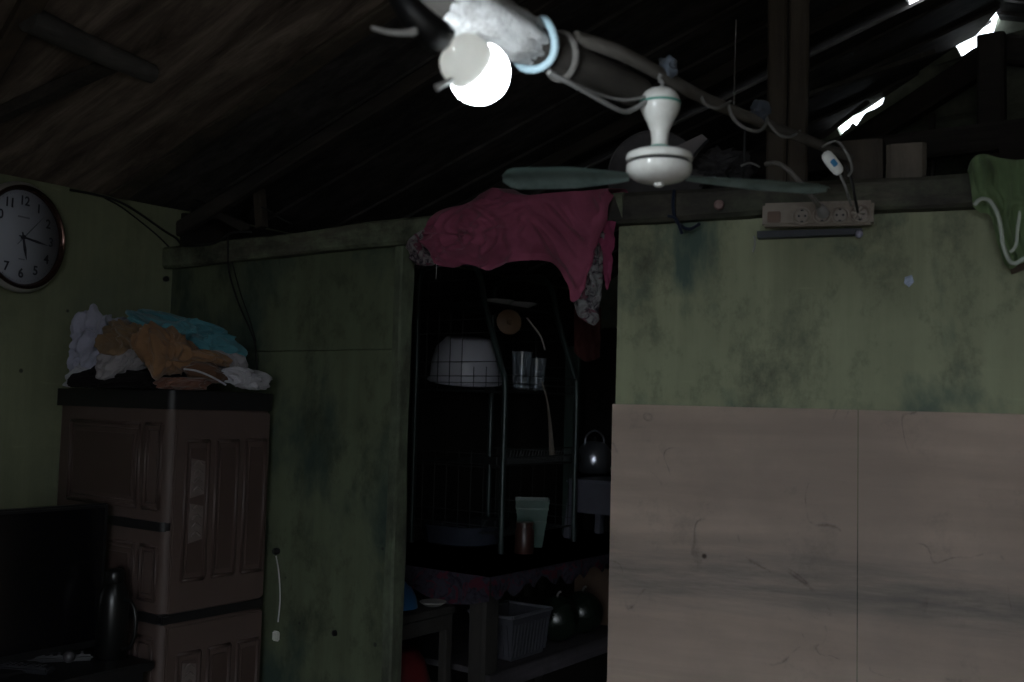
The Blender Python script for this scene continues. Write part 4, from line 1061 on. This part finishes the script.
# table-top things
def tapered(bm, c, w0, d0, w1, d1, h, M3=Matrix.Identity(3), wall=.003):
    c = V(c); o = []
    for (w_, d_, z) in ((w0, d0, 0), (w1, d1, h), (w1-wall*2, d1-wall*2, h), (w0-wall*2, d0-wall*2, wall)):
        o.append([bm.verts.new(c+M3 @ V((sx*w_/2, sy*d_/2, z))) for sx, sy in ((-1, -1), (1, -1), (1, 1), (-1, 1))])
    bm.faces.new(o[0][::-1])
    for a, b in ((0, 1), (1, 2), (2, 3)):
        for j in range(4): bm.faces.new((o[a][j], o[a][(j+1) % 4], o[b][(j+1) % 4], o[b][j]))
    bm.faces.new(o[3])
Mv = Matrix.Rotation(math.atan2(r0.y, r0.x), 3, 'Z')
gcn = onZ(531, 546, TZ2+.006)
bm = B(); tapered(bm, gcn, .085, .085, .135, .13, .185, Mv); 
for z in (.05, .10, .15):
    w_ = .085+.05*z/.185+.004; box(bm, gcn+V((0, 0, z)), (w_, w_, .004), Mv)
tag(obj('green_tub', bm, M('green_tub', (.04, .085, .068), .4)), 'square green plastic tub on the lower right of the dish rack', 'tub')
gj = onZ(524, 553, TZ2+.006)
bm = B(); lathe(bm, [(.034, 0), (.036, .004), (.036, .085), (.030, .095), (.030, .10), (.033, .101), (.033, .115), (.004, .117)], gj, seg=24); tag(obj('red_jar', bm, M('red_jar', (.045, .02, .016), .35), smooth=True), 'reddish-brown jar standing in front of the green tub', 'jar')
bm = B(); lathe(bm, [(.12, 0), (.14, .01), (.155, .075), (.16, .08), (.15, .082), (.05, .095), (.005, .097)], (.53, .99, TZ2+.008), seg=40, sq=3)
tag(obj('dark_tub', bm, M('dark_tub', (.035, .04, .055), .12), smooth=True), 'low dark lidded tub at the bottom left of the dish rack', 'tub')
# grey stool and kettle
sx_, sy_ = .84, 1.59; SZ = 1.055
t = thing('grey_stool', (sx_, sy_, TZ2), 'grey plastic stool standing on the kitchen table behind the rack', 'stool')
m_st = M('stool_grey', (.10, .10, .125), .5, .1)
bm = B(); box(bm, (sx_, sy_, SZ-.012), (.28, .28, .022), None, .008); obj('seat', bm, m_st, t)
for ax1 in (-1, 1):
    for ay1 in (-1, 1):
        bm = B(); beam(bm, (sx_+ax1*.128, sy_+ay1*.128, TZ2+.005), (sx_+ax1*.112, sy_+ay1*.112, SZ-.02), .04, .03, (1, 0, 0)); obj('leg', bm, m_st, t)
bm = B(); box(bm, (sx_-.02, sy_-.122, SZ-.08), (.22, .008, .12)); obj('apron', bm, m_st, t)
kc = V((.80, 1.53, SZ+.001)); kc = onZ(594, 473, SZ+.001)
t = thing('kettle', tuple(kc), 'dented silver kettle sitting on the grey stool at the right of the doorway', 'kettle')
m_al = M('aluminium', (.50, .51, .58), .28, .1, metal=.9)
bm = B(); lathe(bm, [(.054, 0), (.068, .006), (.080, .035), (.083, .068), (.075, .105), (.055, .132), (.036, .142), (.004, .146)], kc, seg=36); obj('body', bm, m_al, t, True)
bm = B(); lathe(bm, [(.006, .140), (.006, .150), (.011, .156), (.008, .164), (.001, .166)], kc, seg=16); obj('lid_knob', bm, m_black, t, True)
bm = B(); lv = (-V((r0.x, r0.y, 0))*.9-V((f0.x, f0.y, 0))*.5).normalized()
tube(bm, [kc+lv*.066+V((0, 0, .055)), kc+lv*.088+V((0, 0, .075)), kc+lv*.10+V((0, 0, .11))], [.016, .012, .009], 10); obj('spout', bm, m_black, t, True)
bm = B(); sv = V((-lv.y, lv.x, 0)); tube(bm, [kc-lv*.055+V((0, 0, .12)), kc-lv*.045+V((0, 0, .17)), kc+V((0, 0, .195)), kc+lv*.045+V((0, 0, .17)), kc+lv*.055+V((0, 0, .12))], .004, 8); obj('handle', bm, m_al, t, True)
# under the table: basket, melons, brown box
t = thing('grey_basket', (.93, .70, .487), 'grey slatted plastic basket on the lower shelf of the kitchen table', 'basket')
m_bk = M('basket_grey', (.05, .05, .06), .5)
bm = B(); tapered(bm, (.93, .75, .487), .15, .19, .19, .24, .15, wall=.004); obj('shell', bm, m_bk, t)
bm = B()
for sxn in (-1, 1):
    for k in range(11):
        u_ = -.09+k*.018; box(bm, (.93+sxn*.088, .75+u_*1.1, .555), (.004, .007, .11), Matrix.Rotation(sxn*.13, 3, 'Y'))
for k in range(7): box(bm, (.93-.066+k*.022, .75-.110, .555), (.008, .004, .11), Matrix.Rotation(.16, 3, 'X'))
obj('slat_rib', bm, m_bk, t)
bm = B()
for (p, q_) in (((.835, .63), (1.025, .63)), ((1.025, .63), (1.025, .87)), ((1.025, .87), (.835, .87)), ((.835, .87), (.835, .63))):
    tube(bm, [(p[0], p[1], .638), (q_[0], q_[1], .638)], .006, 8, False)
obj('rim', bm, M('rim_grey', (.11, .11, .125), .5), t, True)
m_mel = floral('melon_skin', (.008, .013, .009), (.012, .02, .013), (.006, .01, .006), (.005, .008, .005), 12)
for n_ in m_mel.node_tree.nodes:
    if n_.type == 'BSDF_PRINCIPLED': n_.inputs['Roughness'].default_value = .25
for i, (y, r_) in enumerate(((1.02, .082), (1.20, .080))):
    bm = B(); bmesh.ops.create_uvsphere(bm, u_segments=40, v_segments=24, radius=r_)
    for v in bm.verts:
        a = math.atan2(v.co.y, v.co.x); v.co.x *= 1+.012*math.cos(10*a); v.co.y *= 1+.012*math.cos(10*a); v.co += V((.95, y, .487+r_))
    t = thing('watermelon', (.95, y, .487), ['dark green watermelon on the lower shelf next to the grey basket', 'dark green watermelon on the lower shelf next to the brown box'][i], 'watermelon')
    obj('fruit', bm, m_mel, t, True)
    bm = B(); tube(bm, [(.95, y, .487+2*r_-.003), (.953, y+.004, .487+2*r_+.012), (.962, y+.004, .487+2*r_+.018)], .004, 7); obj('stem', bm, m_rope, t, True)
bm = B(); box(bm, (.90, 1.52, .60), (.22, .30, .225), Matrix.Rotation(.15, 3, 'Z'), .003)
t = tag(obj('cardboard_box', bm, M('cardboard', (.075, .045, .028), .8, .15)), 'brown cardboard box on the lower shelf at the right of the doorway', 'box')
# small bench at the left with blue bowl, plates and a red basin below
BZ = .70
t = thing('side_bench', (.76, .24, 0), 'small rough wooden bench just inside the doorway at the left', 'bench')
bm = B()
for k in range(3): box(bm, (.62+k*.13+.0, .24, BZ-.011), (.126, .36, .022), None, .003)
obj('bench_top', bm, m_postdim, t)
for (ax1, ay1) in ((.93, .39), (.93, .09), (.58, .39), (.58, .09)):
    bm = B(); beam(bm, (ax1, ay1, 0), (ax1, ay1, BZ-.022), .035, .03, (1, 0, 0), wob=.002, seed=ax1*3+ay1); obj('leg', bm, m_postdim, t)
bm = B(); box(bm, (.76, .24, .44), (.36, .34, .018)); obj('lower_shelf', bm, m_postdim, t)
bm = B(); box(bm, (.945, .24, BZ-.045), (.012, .30, .045)); obj('rail', bm, m_postdim, t)
bb = V((.835, .255, BZ))
bm = B(); lathe(bm, [(.068, .0), (.062, .03), (.046, .062), (.030, .072), (.028, .078), (.004, .078)], bb+V((0, 0, .004)), seg=30)
tag(obj('blue_bowl', bm, M('blue_bowl', (.025, .10, .22), .35), smooth=True), 'bright blue bowl turned over on the small bench', 'bowl')
for i, (x, y, r_) in enumerate(((.893, .365, .044), (.70, .33, .055))):
    bm = B(); lathe(bm, [(r_*.6, 0), (r_, .012), (r_*.98, .014), (r_*.55, .005), (.002, .005)], (x, y, BZ+.001), seg=26)
    tag(obj('tin_plate', bm, M('tin', (.22, .21, .20), .4), smooth=True), ['small dull tin plate at the edge of the small bench', 'larger dull tin plate behind the blue bowl on the small bench'][i], 'plate')
bm = B(); lathe(bm, [(.13, 0), (.127, .01), (.105, .08), (.08, .115), (.03, .12)], (.81, .27, .451), seg=36)
tag(obj('red_basin', bm, M('red_basin', (.10, .012, .014), .4), smooth=True), 'red basin turned over on the shelf under the small bench', 'basin')
# hanging things at the back
panel('brown_cloth', [(574, 308), (584, 306), (594, 306), (601, 308)], [(574, 352), (584, 361), (594, 360), (600, 357)], lambda px, py, off: P(px, py, 4.0-off), cloth('cloth_brown', (.13, .045, .04)), 'dull reddish-brown cloth hanging in the kitchen right of the rack', 'cloth', 20, 24, 0, .01, fold_dir(85, 10, .01, 13), False, -f0)
c_ = P(572, 415, 4.45); bm = B(); beam(bm, (c_.x, c_.y, TZ2), (c_.x, c_.y, 1.62), .07, .02, (0, 1, 0), seed=70); tag(obj('green_plank', bm, wood('gplank', (.02, .035, .03), (.04, .065, .055), 'Z')), 'dark green plank leaning upright behind the dish rack', 'plank')
